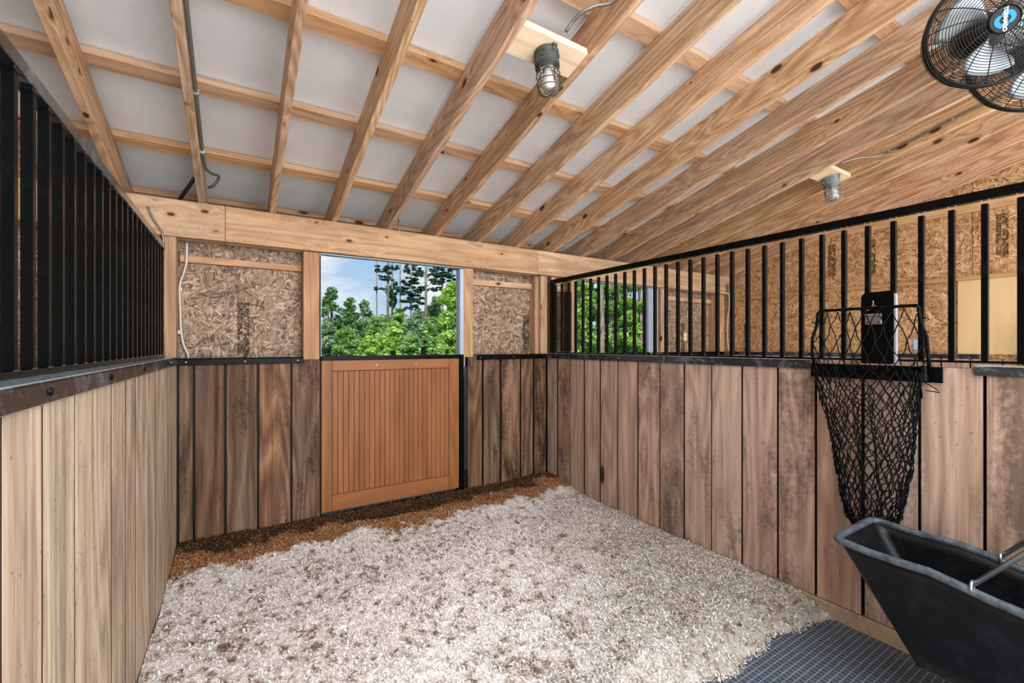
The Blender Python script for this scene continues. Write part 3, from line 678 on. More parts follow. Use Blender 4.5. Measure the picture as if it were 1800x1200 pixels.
# ================================================================== LAMPS, CONDUITS, FANS
def cage_light(xm, y, xa, xb, l1, l2, metal):
    # mounting board between two rafters
    mb = MB(); W = xb-xa-.002; mb.box(-W/2, W/2, -.08, .08, 0, .036); o = mb.build('mounting_board', M['board'], bevel=.002)
    o.location = ((xa+xb)/2, y, rz(y, .004)); o.rotation_euler = (-SL, 0, 0); tag(o, l2, 'board')
    e = empty('caged_lamp', (xm, y, rz(y, .002)), l1, 'lamp', 'caged ceiling lamps', rot=(-SL*.55, 0, 0))
    mb = MB(); mb.lathe([(.060, 0), (.060, -.012), (.055, -.016), (.055, -.05), (.059, -.054), (.059, -.066), (.052, -.07), (.052, -.085)], 24)
    q = Matrix.Rotation(math.pi/2, 4, 'X')
    for a in range(4):
        an = a*math.pi/2+.6; q = Matrix.Rotation(an, 4, 'Z') @ Matrix.Translation((.052, 0, -.032)) @ Matrix.Rotation(math.pi/2, 4, 'Y'); mb.lathe([(.016, 0), (.016, .008), (.010, .009), (.010, .005), (.0001, .005)], 12, q)
    mb.box(-.012, .012, -.072, -.045, -.008, 0); mb.build('junction_housing', metal, e, bevel=0)
    mb = MB(); q = Matrix.Translation((0, -.062, -.008)) @ Matrix.Rotation(math.pi, 4, 'X'); mb.lathe([(.007, -.006), (.007, .004), (.004, .004), (.004, .016), (.0001, .016)], 6, q); mb.build('hex_bolt', M['galv'], e)
    mb = MB(); prof = [(.045, -.083), (.046, -.10), (.046, -.17)]+[(.046*math.cos(a), -.17-.038*math.sin(a)) for a in [k*math.pi/2/7 for k in range(1, 7)]]+[(.0002, -.208)]
    prof += [(.0002, -.205)]+[(.043*math.cos(a), -.17-.035*math.sin(a)) for a in [k*math.pi/2/7 for k in range(6, 0, -1)]]+[(.043, -.17), (.043, -.083)]
    mb.lathe(prof, 24); mb.build('glass_globe', M['glass'], e, smooth=True)
    mb = MB(); mb.lathe([(.014, -.083), (.016, -.10), (.030, -.125), (.034, -.145), (.027, -.165), (.0002, -.178)], 16); mb.build('bulb', M['bulb'], e, smooth=True)
    mb = MB(); R0 = .056
    for z in (-.075, -.115, -.155, -.185):
        r_ = R0 if z > -.18 else .052
        mb.tube([(r_*math.cos(a), r_*math.sin(a), z) for a in [k*2*math.pi/24 for k in range(24)]], .0028, 6, closed=True)
    for a in range(4):
        an = a*math.pi/2+.25; c_, s_ = math.cos(an), math.sin(an)
        mb.tube([(R0*c_, R0*s_, -.07), (R0*c_, R0*s_, -.17), (.052*c_, .052*s_, -.188), (.034*c_, .034*s_, -.205), (.018*c_, .018*s_, -.216), (0, 0, -.219)], .0028, 6)
    mb.tube([(0, 0, -.217), (0, 0, -.230)], .0035, 6); mb.build('wire_cage', metal, e, smooth=True)
    return e
cage_light(1.255, 1.695, RX[2][1], RX[3][0], 'grey caged jar lamp hanging at the top centre, nearest one', 'pale square board between rafters holding the near caged lamp', M['grey_cast'])
cage_light(4.185, 1.695, RX[9][1], RX[10][0], 'pale grey caged jar lamp further right above the neighbouring stall', 'pale board between rafters holding the far caged lamp', M['grey_light'])

def smooth_path(pts, n=6):
    P = [Vector(p) for p in pts]; out = []
    for i in range(len(P)-1):
        p0, p1, p2, p3 = P[max(i-1, 0)], P[i], P[i+1], P[min(i+2, len(P)-1)]
        for k in range(n):
            t_ = k/n; out.append(.5*((2*p1)+(-p0+p2)*t_+(2*p0-5*p1+4*p2-p3)*t_*t_+(-p0+3*p1-3*p2+p3)*t_**3))
    return out+[P[-1]]
def cable(name, pts, r, m, label, clips=(), cat='conduit', ribbed=False):
    path = smooth_path(pts); e = empty(name, path[0], label, cat); o0 = Vector(path[0]); mb = MB()
    if ribbed:
        fine = []; rad = []
        for a, b in zip(path, path[1:]):
            n_ = max(2, int((b-a).length/.004))
            for k in range(n_): fine.append(a.lerp(b, k/n_)-o0); rad.append(r*(1.0 if len(fine) % 2 else .82))
        mb.tube(fine, rad, 8)
    else: mb.tube([p-o0 for p in path], r, 8)
    mb.build('sheath', m, e, smooth=not ribbed)
    if clips:
        for p in clips:
            p = Vector(p)-o0; mb = MB(); mb.box(-r*1.6, r*1.6, -.008, .008, -r*1.6, r*1.6); mb.build('clip', M['galv'], e, bevel=.002, loc=p)
    return e
xb = RX[-1][1]+.0105
def rp(x, y, h): return (x, y, rz(y, h))
cable('armoured_cable', [rp(xb, -.5, .05), rp(xb, .6, .05), rp(xb, 1.5, .055), rp(xb, 2.3, .05), rp(xb, 2.9, .06), rp(xb+.002, 3.25, .07), rp(xb+.03, 3.38, .10), rp(xb+.07, 3.46, .13), rp(xb+.04, 3.52, .10), rp(xb+.006, 3.56, .10)], .0095, M['conduit'], 'ribbed steel cable running down the right side of the second rafter', [rp(xb, 2.05, .052), rp(xb, 2.62, .055), rp(xb, 3.1, .06)], ribbed=True)
xa = RX[-1][0]-.012
cable('black_cable_elbow', [rp(xa, 3.50, .12), rp(xa-.03, 3.53, .08), rp(xa-.075, 3.60, .04), (xa-.09, 3.64, 2.42), (xa-.09, 3.64, 2.30)], .012, M['black_conduit'], 'black cable elbow dropping behind the header left of the second rafter')
xg = RX[3][0]-.011
cable('armoured_cable', [(1.30, 1.60, rz(1.6, .045)), (1.34, 1.56, rz(1.56, .10)), (1.39, 1.50, rz(1.5, .11)), rp(xg-.01, 1.44, .09), rp(xg, 1.36, .10), rp(xg, 1.0, .12), rp(xg, 0, .12)], .0095, M['conduit'], 'ribbed steel cable curving from the near caged lamp to the next rafter', [rp(xg, 1.38, .10)], ribbed=True)
xm = RX[10][0]-.008
cable('thin_conduit', [(4.12, 1.60, rz(1.6, .05)), (4.2, 1.52, rz(1.52, .06)), rp(xm-.02, 1.42, .055), rp(xm, 1.3, .06), rp(xm, .9, .07), rp(xm, 0.2, .08)], .007, M['conduit'], 'thin grey cable running from the far caged lamp along its right rafter', [rp(xm, 1.36, .058), rp(xm, 1.0, .068)])
cable('wall_conduit', [(-.283, 3.69, 2.16), (-.284, 3.69, 2.03), (-.30, 3.70, 1.95), (-.322, 3.705, 1.86), (-.320, 3.71, 1.70), (-.316, 3.71, 1.56), (-.30, 3.71, 1.46), (-.278, 3.71, 1.40), (-.277, 3.71, 1.35)], .0085, M['pale_conduit'], 'bent pale conduit on the strand board in the left corner', [(-.322, 3.71, 1.84), (-.319, 3.712, 1.55)])
cable('black_cable_elbow', [(1.09, 3.80, 2.62), (1.13, 3.72, 2.60), (1.155, 3.645, 2.52), (1.16, 3.64, 2.42), (1.16, 3.64, 2.3)], .007, M['conduit'], 'thin looped cable dropping behind the header above the window opening')
cable('wall_conduit', [(5.765, 3.56, 2.2), (5.77, 3.56, 1.98), (5.755, 3.57, 1.85), (5.745, 3.57, 1.55), (5.76, 3.56, 1.38)], .007, M['pale_conduit'], 'pale conduit down the far corner of the neighbouring stall')
e = empty('junction_box', (5.745, 3.50, 2.19), 'grey metal junction box in the far corner by the header', 'junction box')
mb = MB(); mb.box(-.05, .05, 0, .05, 0, .11); mb.build('box_body', M['galv'], e, bevel=.004)
mb = MB(); q = Matrix.Translation((.02, 0, .03)) @ Matrix.Rotation(math.pi/2, 4, 'X'); mb.lathe([(.018, 0), (.018, .012), (.0001, .013)], 12, q); mb.build('outlet_knob', M['white'], e)
e = empty('wall_outlet', (5.05, 3.735, 1.52), 'small white double outlet on the neighbouring back wall', 'outlet')
mb = MB(); mb.box(-.035, .035, -.008, 0, 0, .11); mb.build('cover_plate', M['ply'], e, bevel=.002)
mb = MB(); 
for z in (.03, .075):
    q = Matrix.Translation((0, -.008, z)) @ Matrix.Rotation(math.pi/2, 4, 'X'); mb.lathe([(.014, 0), (.014, .004), (.0001, .0042)], 14, q)
mb.build('socket', M['white'], e)
# armoured whip clipped at the left corner over the header
cable('header_cable', [(-.47, 3.55, 2.33), (-.44, 3.552, 2.25), (-.40, 3.552, 2.18), (-.39, 3.555, 2.10)], .006, M['conduit'], 'short cable crossing the header beam at the left corner')

def fan(loc, look, R, label, badge=True):
    z = (Vector(look)-Vector(loc)).normalized(); q = z.to_track_quat('Z', 'Y')
    e = empty('cage_fan', loc, label, 'fan', 'wall fans', rot=q.to_euler())
    # local +Z faces the stall
    mb = MB(); n = 56
    def circ(r, h, rad): mb.tube([(r*math.cos(a), r*math.sin(a), h) for a in [k*2*math.pi/n for k in range(n)]], rad, 5, closed=True)
    rh = R*.22
    def dome(r): f = (r-rh)/(R-rh); return .028*R/.25*math.sqrt(max(0, 1-f**2))*2.2
    for k in range(17):
        r = rh+(R-rh)*(k+1)/18; circ(r, dome(r), .0015)
    for k in range(16):
        a0 = k*2*math.pi/16+.1
        mb.tube([((rh*.9+(R-rh*.9)*f)*math.cos(a0+.25*f), (rh*.9+(R-rh*.9)*f)*math.sin(a0+.25*f), dome(max(rh, rh*.9+(R-rh*.9)*f))) for f in [j/9 for j in range(10)]], .002, 5)
    mb.build('front_guard', M['wire'], e, smooth=True)
    mb = MB(); circ(R, 0, .006); circ(R*1.01, -.022, .006); circ(R*.985, -.044, .004); mb.build('guard_rim', M['wire'], e, smooth=True)
    mb = MB()
    for k in range(20): r = rh+(R-rh)*(k+1)/21; circ(r, -.05-.10*R/.25*math.sqrt(max(0, 1-((r-rh)/(R-rh))**2)), .0013)
    for k in range(12):
        a0 = k*2*math.pi/12; mb.tube([((rh+(R-rh)*f)*math.cos(a0), (rh+(R-rh)*f)*math.sin(a0), -.05-.10*R/.25*math.sqrt(max(0, 1-f*f))) for f in [j/9 for j in range(10)]], .002, 5)
    mb.build('rear_guard', M['wire'], e, smooth=True)
    # blades
    for k in range(3):
        mb = MB(); a0 = k*2*math.pi/3-1.75; nu, nv = 8, 8; vs = []; fs = []
        for i in range(nu+1):
            f = i/nu; r = R*(.16+.66*f); wd = (.16+.46*math.sin(min(1, f*1.15)*math.pi*.62))*(1 if f < .93 else .86)
            for j in range(nv+1):
                g_ = j/nv-.5; an = a0+g_*wd*2.0+.25*f; vs.append((r*math.cos(an), r*math.sin(an), -.035-.05*g_*(1-.3*f)+.012*math.cos(g_*3)))
        for i in range(nu):
            for j in range(nv): fs.append((i*(nv+1)+j, (i+1)*(nv+1)+j, (i+1)*(nv+1)+j+1, i*(nv+1)+j+1))
        mb.add(vs, fs); o = mb.build('blade', M['blade'], e, smooth=True); md = o.modifiers.new('s', 'SOLIDIFY'); md.thickness = .0025
    mb = MB(); q2 = Matrix.Translation((0, 0, -.20)); mb.lathe([(.0001, 0), (.07, .01), (.075, .10), (.06, .13), (.05, .17), (.0001, .175)], 24, q2); mb.build('motor', M['rubber'], e, smooth=True)
    mb = MB(); hz = dome(rh)-.002; q3 = Matrix.Translation((0, 0, hz)); mb.lathe([(rh*1.05, -.006), (rh*1.05, .004), (rh*.97, .008), (rh*.95, .004), (.0001, .004)], 40, q3); mb.build('hub_badge', M['badge_dark'], e, smooth=False)
    if badge:
        mb = MB()
        for k in range(2):
            pts = []; N = 16
            for j in range(N+1): f = j/N; a = k*math.pi+f*3.3+2.2; pts.append((a, rh*(.30+.06*math.sin(f*math.pi)), rh*(.36+.34*math.sin(f*math.pi)**.6)))
            vs = [(ri*math.cos(a), ri*math.sin(a), hz+.0048) for a, ri, ro in pts]+[(ro*math.cos(a), ro*math.sin(a), hz+.0048) for a, ri, ro in pts]
            mb.add(vs, [(j, j+1, N+2+j, N+1+j) for j in range(N)])
        o = mb.build('badge_swirl', M['badge_blue'], e); md = o.modifiers.new('s', 'SOLIDIFY'); md.thickness = .001
        text('TORNADO', rh*.36, (0, 0, hz+.006), (0, 0, math.radians(-86)), M['white'], e, 'badge_lettering', .0005, .0006, 'CENTER')
    mb = MB(); mb.tube([(0, 0, -.16), (0, .06, -.22), (0, .20, -.26), (0, .34, -.26)], .014, 10); mb.box(-.05, .05, .33, .345, -.31, -.21); mb.build('mounting_arm', M['wire'], e)
    return e
fan((2.53, .455, 2.72), (1.81, -.045, 2.47), .212, 'black cage fan with a blue hub badge at the top right')
fan((3.3, .432, 2.90), (2.58, -.068, 2.65), .275, 'second black cage fan partly hidden behind the badged fan', badge=False)

# ================================================================== BEDDING, MAT, TUB
def hgt(x, y):
    n1_ = noise.fractal(Vector((x*1.3, y*1.3, 3)), 1, 2, 3); n2_ = noise.fractal(Vector((x*6, y*6, 9)), .8, 2, 4)
    back = min(1, max(0, (y-3.0)/.6)); z = .092+.075*back+.012*n1_
    cx_ = math.sin(math.pi*min(1, max(0, (x+.33)/3.0))); cy_ = math.sin(math.pi*min(1, max(0, (y-.9)/2.5)))
    z += .055*cx_*cy_+.010*n2_*(.35+.65*cx_)
    dip = math.exp(-((y-3.47)/.09)**2)*math.exp(-((x-1.1)/.55)**2); z -= .05*dip
    z += .03*math.exp(-((x-2.55)/.25)**2-((y-3.45)/.2)**2)
    z += .05*math.exp(-((x+.3)/.08)**2)*min(1, max(0, (3.4-y)))*.3
    # far corner ridges / the mat edge
    d = edge_d(x, y); f = min(1, max(0, d/.16)); return .021+(z-.021)*(f**.55 if f > 0 else 0)
def edge_d(x, y):
    ye = 1.155+.018*math.sin(x*9)+.012*math.sin(x*23)-max(0, x-2.2)*.10
    if x < 1.3: ye -= (1.3-x)*1.2
    return y-ye
NX, NY = 560, 700; xs = np.linspace(-.358, 2.676, NX); ys = np.linspace(-.4, 3.598, NY)
idx = -np.ones((NY, NX), int); vs = []; fs = []
for j, y in enumerate(ys):
    for i, x in enumerate(xs):
        if edge_d(x, y) > -.012 and x > XL-.01*(D-y)+.001: idx[j, i] = len(vs); vs.append((x, y, hgt(x, y)+.011*noise.noise(Vector((x*24, y*24, 0)))+.005*noise.noise(Vector((x*75, y*75, 0)))+.003*noise.noise(Vector((x*160, y*160, 5)))))
for j in range(NY-1):
    for i in range(NX-1):
        q = (idx[j, i], idx[j, i+1], idx[j+1, i+1], idx[j+1, i])
        if min(q) >= 0: fs.append(tuple(int(k) for k in q))
mb = MB(); n0 = len(vs)
mb.v = vs; mb.f = fs; mb.mi = [0]*len(fs)
# loose flakes and pellets lying on the mound
V = []; F_ = []; N = 170000
px = rng.uniform(-.35, 2.67, N); py = 3.597-rng.random(N)**1.0*3.3
k = 0
for a, b_ in zip(px, py):
    if edge_d(a, b_) < -.03 or a < XL-.01*(D-b_)+.01: continue
    if math.hypot(a, b_) < .7: continue
    s = random.uniform(.0014, .0034)*(1.15 if b_ > 2.4 else 1); L = s*random.uniform(1.0, 2.6); th = random.uniform(0, 6.28); ti = random.uniform(-.7, .7)
    c_, s_ = math.cos(th), math.sin(th); z = hgt(a, b_)+random.uniform(.0, .011); dz = L*math.sin(ti)
    n_ = len(V)+n0
    V += [(a-c_*L-s_*s, b_-s_*L+c_*s, z-dz), (a+c_*L-s_*s, b_+s_*L+c_*s, z+dz), (a+c_*L+s_*s, b_+s_*L-c_*s, z+dz+s*.4), (a-c_*L+s_*s, b_-s_*L-c_*s, z-dz+s*.4)]
    F_.append((n_, n_+1, n_+2, n_+3))
mb.v = mb.v+V; mb.f = mb.f+F_; mb.mi += [0]*len(F_)
tag(mb.build('wood_shavings_bedding', M['bed']), 'deep pale wood pellet bedding heaped over the stall floor', 'bedding', kind='stuff')
# stray hay stalks near the right wall
mb = MB(); rs = random.Random(3)
for k in range(260):
    x = rs.uniform(1.7, 2.64); y = rs.uniform(1.15, 2.6); z = hgt(x, y)+.004; a = rs.uniform(0, 6.3); L = rs.uniform(.02, .07); dz = rs.uniform(-.3, .6)*L
    p = Vector((x, y, z)); q = p+Vector((math.cos(a)*L, math.sin(a)*L, max(.002, dz))); q.x = min(q.x, 2.66); m_ = (p+q)/2+Vector((0, 0, rs.uniform(.0, .012)))
    mb.tube([p, m_, q], .0008, 3, cap=False)
tag(mb.build('loose_hay', plain('hay_stalk', 'c2b184', .8)), 'loose hay stalks scattered along the foot of the right wall', 'hay', kind='stuff')
mb = MB(); mb.box(-.9, .985, -1.4, .42, 0, .018); o = mb.build('rubber_mat', M['mat'], bevel=.004); o.location = (1.678, .80, .001)
tag(o, 'dark studded rubber mat on the floor under the black tub', 'rubber mat')

# ---- black poly tub cart
tb = empty('tub_cart', (2.35, .55, 0), 'large black plastic tub cart with a steel bail in the lower right corner', 'tub cart')
def rimz(y):  # world y -> rim height
    tbl = [(.86, .638), (.72, .628), (.60, .628), (.52, .632), (.47, .615), (.40, .60), (.30, .590), (.1, .60), (-.25, .65)]
    for (y1, z1), (y2, z2) in zip(tbl, tbl[1:]):
        if y <= y1 and y >= y2: f = (y1-y)/(y1-y2); f = f*f*(3-2*f); return z1+(z2-z1)*f
    return tbl[0][1] if y > .86 else tbl[-1][1]
def loopxy(hw, ya, yb, r, n=7, cx_=2.35):
    pts = []
    for (x, y, a0) in ((cx_+hw-r, ya-r, 0), (cx_-hw+r, ya-r, 90), (cx_-hw+r, yb+r, 180), (cx_+hw-r, yb+r, 270)):
        for k in range(n): a = math.radians(a0+90*k/(n-1)); pts.append((x+r*math.cos(a), y+r*math.sin(a)))
    return pts
def dens(pts, m=12):  # add points along long straights
    out = []
    for i, p in enumerate(pts):
        q = pts[(i+1) % len(pts)]; out.append(p); d = math.hypot(q[0]-p[0], q[1]-p[1])
        if d > .15:
            for k in range(1, m): out.append((p[0]+(q[0]-p[0])*k/m, p[1]+(q[1]-p[1])*k/m))
    return out
top = dens(loopxy(.195, .86, -.25, .045)); NB = len(top)
def cen(p): return (p[0]-2.35, p[1]-.55)
cx0, cy0 = 2.35, .30
def ringat(f, inset=0.0):
    out = []
    for (x, y) in top:
        zt = rimz(y); zb_ = .24
        # bottom outline: shorter at the front, slightly narrower
        by = cy0+(y-cy0)*(.56 if y > cy0 else .62); bx = cx0+(x-cx0)*.80
        bow = 1-(1-f)**1.15
        xx = x+(bx-x)*bow; yy = y+(by-y)*f
        d = Vector((xx-cx0, (yy-cy0)*.5)); d = d.normalized()*inset if d.length > 0 else d
        out.append((xx-d.x-2.35, yy-d.y-.55, zt+(zb_-zt)*f))
    return out
outer = [ringat(k/8) for k in range(9)]; inner = [ringat(k/8*.985, .007) for k in range(9)]
mb = MB(); allr = outer[::-1]+inner; vs = [p for r_ in allr for p in r_]; fs = []
for i in range(len(allr)-1):
    for k in range(NB): fs.append((i*NB+k, i*NB+(k+1) % NB, (i+1)*NB+(k+1) % NB, (i+1)*NB+k))
fs.append(tuple(range(NB))); fs.append(tuple(range((len(allr)-1)*NB, len(allr)*NB))[::-1])
mb.add(vs, fs); o = mb.build('tub', M['poly'], tb, smooth=True); 
o.data.polygons[len(fs)-1].use_smooth = False; o.data.polygons[len(fs)-2].use_smooth = False
mb = MB(); mb.tube([(p[0]*1.0+(.004 if p[0] > 0 else -.004), p[1], p[2]+.002) for p in ringat(0)], .0155, 10, closed=True); mb.build('rolled_rim', M['rim'], tb, smooth=True)
for s in (-1, 1):
    mb = MB(); ex = s*.195; ey = .445-.55; ez = rimz(.445)
    mb.tube([(ex+.018*math.cos(a), ey, ez+.016+.020*math.sin(a)) for a in [k*2*math.pi/12 for k in range(12)]], .0048, 6, closed=True); mb.build('eye_bolt', M['galv'], tb, smooth=True)
mb = MB(); hp = []
for s in (1, -1):
    seg_ = [(s*.195, .445-.55, rimz(.445)+.022), (s*.195, .225-.55, .92)]; hp.append(seg_)
mb.tube([hp[0][0], hp[0][1], (.19, -.355, .955), (.15, -.37, .975), (-.15, -.37, .975), (-.19, -.355, .955), hp[1][1], hp[1][0]], .0085, 10); mb.build('bail_handle', M['galv'], tb, smooth=True)
mb = MB(); mb.box(-.17, -.14, -.70, -.25, .215, .238); mb.box(.14, .17, -.70, -.25, .215, .238); mb.tube([(-.2, -.42, .15), (.2, -.42, .15)], .01, 8)
for s in (-1, 1): mb.box(s*.155-.012, s*.155+.012, -.435, -.405, .15, .22); mb.box(s*.155-.012, s*.155+.012, -.70, -.68, .02, .238); mb.box(s*.155-.012, s*.155+.012, -.70, -.60, .215, .238)
mb.build('undercarriage', M['wire'], tb)
for s in (-1, 1):
    mb = MB(); q = Matrix.Translation((s*.205, -.42, .15)) @ Matrix.Rotation(math.pi/2, 4, 'Y'); mb.lathe([(.04, -.018), (.12, -.015), (.13, -.008), (.13, .008), (.12, .015), (.04, .018)], 28, q); mb.build('wheel', M['rubber'], tb, smooth=True)

# ================================================================== OUTDOORS
def P2(pxx, Y):  # bearing to plan position
    a = math.radians(32.07)+math.atan((pxx-900)/774); return Y*math.tan(a), Y
def zat(pxx, py_, Y):
    a = math.radians(32.07)+math.atan((pxx-900)/774); b_ = math.atan((pxx-900)/774); dep = Y/math.cos(a)*math.cos(b_); return 1.46+(607-py_)/774*dep, dep
def leaves_mesh(cl, n, s, seed, flat=.5):
    """cl: list of (cx,cy,cz,rx,rz) blobs; returns leaf quads"""
    r = np.random.default_rng(seed); wts = np.array([c[3]*c[3]*c[4] for c in cl]); wts = wts/wts.sum()
    ci = r.choice(len(cl), n, p=wts); C_ = np.array(cl)[ci]
    d = r.normal(size=(n, 3)); d /= np.linalg.norm(d, axis=1)[:, None]; rad = r.random(n)**.28
    # lumpy
    p = C_[:, :3]+d*rad[:, None]*C_[:, [3, 3, 4]]
    u = r.normal(size=(n, 3)); u[:, 2] *= flat; u /= np.linalg.norm(u, axis=1)[:, None]
    v = np.cross(u, r.normal(size=(n, 3))); v /= np.linalg.norm(v, axis=1)[:, None]
    sz = s*(.5+1.1*r.random(n))[:, None]
    a = p-u*sz; b = p+v*sz*.5; c = p+u*sz; e = p-v*sz*.5
    V = np.stack([a, b, c, e], 1).reshape(-1, 3); F = np.arange(4*n).reshape(-1, 4); return V, F
def mesh_np(name, V, F, m, parent):
    me = bpy.data.meshes.new(name); me.vertices.add(len(V)); me.vertices.foreach_set('co', V.astype(np.float32).ravel())
    me.loops.add(F.size); me.loops.foreach_set('vertex_index', F.astype(np.int32).ravel()); me.polygons.add(len(F))
    me.polygons.foreach_set('loop_start', np.arange(0, F.size, F.shape[1], dtype=np.int32)); me.update(calc_edges=True); me.materials.append(m)
    o = bpy.data.objects.new(name, me); COL.objects.link(o); o.parent = parent; return o
def broadleaf(pxx, ytop, Y, wpx, m, label, n=5000, seed=0, name='broadleaf_tree', group=None, base=None, cat='tree', leafpx=3.2, irregular=.5, trunk=True, zlow=None):
    x, y = P2(pxx, Y); zt, dep = zat(pxx, ytop, Y); R = wpx/774*dep/2; e = empty(name, (x, y, -.12), label, cat, group)
    rs = random.Random(seed); zl = (.3 if zlow is None else zlow); Hh = zt-zl; cl = []
    nb = 46
    for k in range(nb):
        f = (k+.5)/nb; zc = zl+Hh*(.12+.80*f); wr_ = R*math.sqrt(max(.05, 1-abs(2*f-.75)**2*.55))*(1-.35*f)
        a = rs.uniform(0, 6.28); rr = wr_*rs.uniform(.1, .95); br = R*rs.uniform(.14, .34)*(1-.2*f)
        cl.append((rr*math.cos(a), rr*math.sin(a)*.7, min(zc, zl+Hh-br*.7), br, br*.72))
    br = R*.24; cl.append((rs.uniform(-.1, .1)*R, 0, zl+Hh-br*.7, br, br*.7))
    V, F = leaves_mesh(cl, n, leafpx/774*dep, seed+100); V[:, 2] = np.maximum(V[:, 2]+.12, .06)
    mesh_np('foliage', V, F, m, e)
    if trunk:
        mb = MB(); mb.tube([(0, 0, 0), (.05*R, 0, Hh*.4), (0, 0, Hh*.8)], [R*.09+.03, R*.06+.02, R*.03], 8)
        for c in cl[4::4]: mb.tube([(0, 0, c[2]*.55+.1), (c[0]*.5, c[1]*.5, c[2]*.8), (c[0], c[1], c[2])], [R*.04+.01, R*.025+.008, .012], 5)
        mb.build('trunk', M['bark'], e, smooth=True)
    return e
def pine(pxx, Y, tpx, ytop, tufts, label, seed, n=2600, group='pine trees beyond the opening'):
    x, y = P2(pxx, Y); zt, dep = zat(pxx, ytop, Y); e = empty('pine_tree', (x, y, -.12), label, 'tree', group); s = dep/774
    rs = random.Random(seed); lean = rs.uniform(-.1, .1)
    mb = MB(); r0 = tpx*s/2; mb.tube([(0, 0, 0), (lean*.5, 0, zt*.5), (lean, 0, zt)], [r0*1.15, r0, r0*.75], 8); 
    cl = []
    for (dx, ypx, wpx, hpx) in tufts:
        zc = zat(pxx, ypx, Y)[0]; 
        for q_ in range(11): cl.append((dx*s*1.1+lean+rs.uniform(-.55, .55)*wpx*s, rs.uniform(-.5, .5), zc+.12+rs.uniform(-.45, .45)*hpx*s-.10*hpx*s, wpx*s*rs.uniform(.08, .22), hpx*s*rs.uniform(.08, .24)))
        mb.tube([(lean*.7, 0, zc-.3), (dx*s*.6, 0, zc), (dx*s, 0, zc+.1)], [r0*.35, r0*.22, r0*.12], 5)
    for k in range(9):
        z_ = zt*rs.uniform(.35, .9); a = rs.uniform(0, 6.3); L = rs.uniform(.3, 1.0); mb.tube([(lean*.7, 0, z_), (L*math.cos(a), L*math.sin(a), z_+.1)], [r0*.2, .006], 4)
    mb.build('trunk', M['bark'], e, smooth=True)
    if cl:
        V, F = leaves_mesh(cl, int(n*.8), 2.4*s, seed, .25); mesh_np('needle_clusters', V, F, M['needle'], e)
    return e
# pines (trunk x, distance, trunk width px, top px, tufts)
pine(663, 34, 2.2, 400, [], 'bare thin trunk standing leftmost of the pines', 1)
pine(681, 34, 4.6, 380, [(-10, 474, 20, 14), (6, 470, 16, 12), (-6, 488, 22, 9), (-12, 508, 20, 6), (2, 515, 10, 20)], 'pine with tufted branches, second trunk from the left', 2, 1700)
pine(690, 36, 3.6, 380, [(4, 500, 8, 14), (0, 525, 14, 26)], 'pine trunk wrapped in leaves beside the tufted pine', 3, 900)
pine(704, 38, 2.6, 380, [(-6, 506, 26, 7), (4, 512, 20, 8)], 'thin straight pine trunk in the middle of the pines', 4, 700)
pine(722, 36, 3.2, 430, [(0, 470, 16, 16), (6, 486, 26, 10), (-4, 496, 28, 9), (6, 506, 34, 10), (-3, 516, 30, 10), (5, 526, 34, 12), (0, 540, 26, 12), (10, 478, 22, 8)], 'dense dark pine with layered branches', 5, 4200)
pine(748, 30, 4.6, 380, [(-14, 474, 20, 8), (16, 480, 26, 9), (20, 494, 20, 8), (12, 505, 24, 8)], 'thick pale pine trunk right of the dense dark pine', 6, 1900)
pine(778, 36, 2.8, 380, [(-6, 470, 26, 14), (6, 484, 30, 12), (-8, 496, 24, 10)], 'pine with soft dark needles behind the bright tree', 7, 2600)
pine(795, 34, 3.6, 380, [(8, 468, 24, 12), (-4, 482, 26, 10), (10, 494, 20, 10)], 'rightmost pine trunk near the opening edge', 8, 2200)
bl = [
 (590, 556, 46, 120, 'leaf_blue', 'far hazy tree low on the left behind the others', 3000, 'tree'),
 (690, 552, 46, 130, 'leaf_mid', 'far wide tree behind the pine trunks', 3600, 'tree'),
 (770, 540, 44, 130, 'leaf_mid', 'far wide tree behind the tall bright tree', 3600, 'tree'),
 (582, 504, 24, 78, 'leaf_dark', 'dark green tree at the left edge of the opening', 3600, 'tree'),
 (614, 523, 23, 56, 'leaf_dark', 'smaller dark green tree beside the left tree', 2600, 'tree'),
 (642, 528, 42, 60, 'leaf_blue', 'distant rounded blue green tree under the cloud', 3200, 'tree'),
 (765, 520, 40, 60, 'leaf_blue', 'hazy tree behind the pine trunks', 2600, 'tree'),
 (700, 540, 32, 60, 'leaf_mid', 'green tree at the foot of the middle pines', 4200, 'tree'),
 (735, 545, 30, 60, 'leaf_blue', 'blue green shrub under the dense dark pine', 3600, 'shrub'),
 (660, 556, 24, 74, 'leaf_mid', 'mid green shrub below the bare thin trunk', 4200, 'shrub'),
 (690, 564, 19, 76, 'leaf_bright', 'bright green shrub in the middle of the opening', 5200, 'shrub'),
 (574, 566, 15, 70, 'leaf_blue', 'low blue green shrub in the lower left of the opening', 5600, 'shrub'),
 (612, 574, 14, 70, 'leaf_mid', 'low rounded green shrub left of centre by the door top', 5600, 'shrub'),
 (650, 590, 13, 56, 'leaf_bright', 'low bright shrub just above the stall door', 4600, 'shrub'),
 (725, 585, 13, 70, 'leaf_mid', 'low green shrub right of centre above the stall door', 5600, 'shrub'),
 (797, 494, 14, 104, 'leaf_bright', 'tall bright green tree filling the right of the opening', 13000, 'tree'),
 (757, 556, 13, 66, 'leaf_mid', 'green shrub left of the tall bright tree', 4200, 'shrub')]
for i, (px_, yt, Y, wp, mm, l, n, ct) in enumerate(bl):
    broadleaf(px_, yt, Y, wp, M[mm], l, n, i+20, 'broadleaf_tree' if ct == 'tree' else 'leafy_shrub', 'broadleaf trees and shrubs outside', cat=ct)
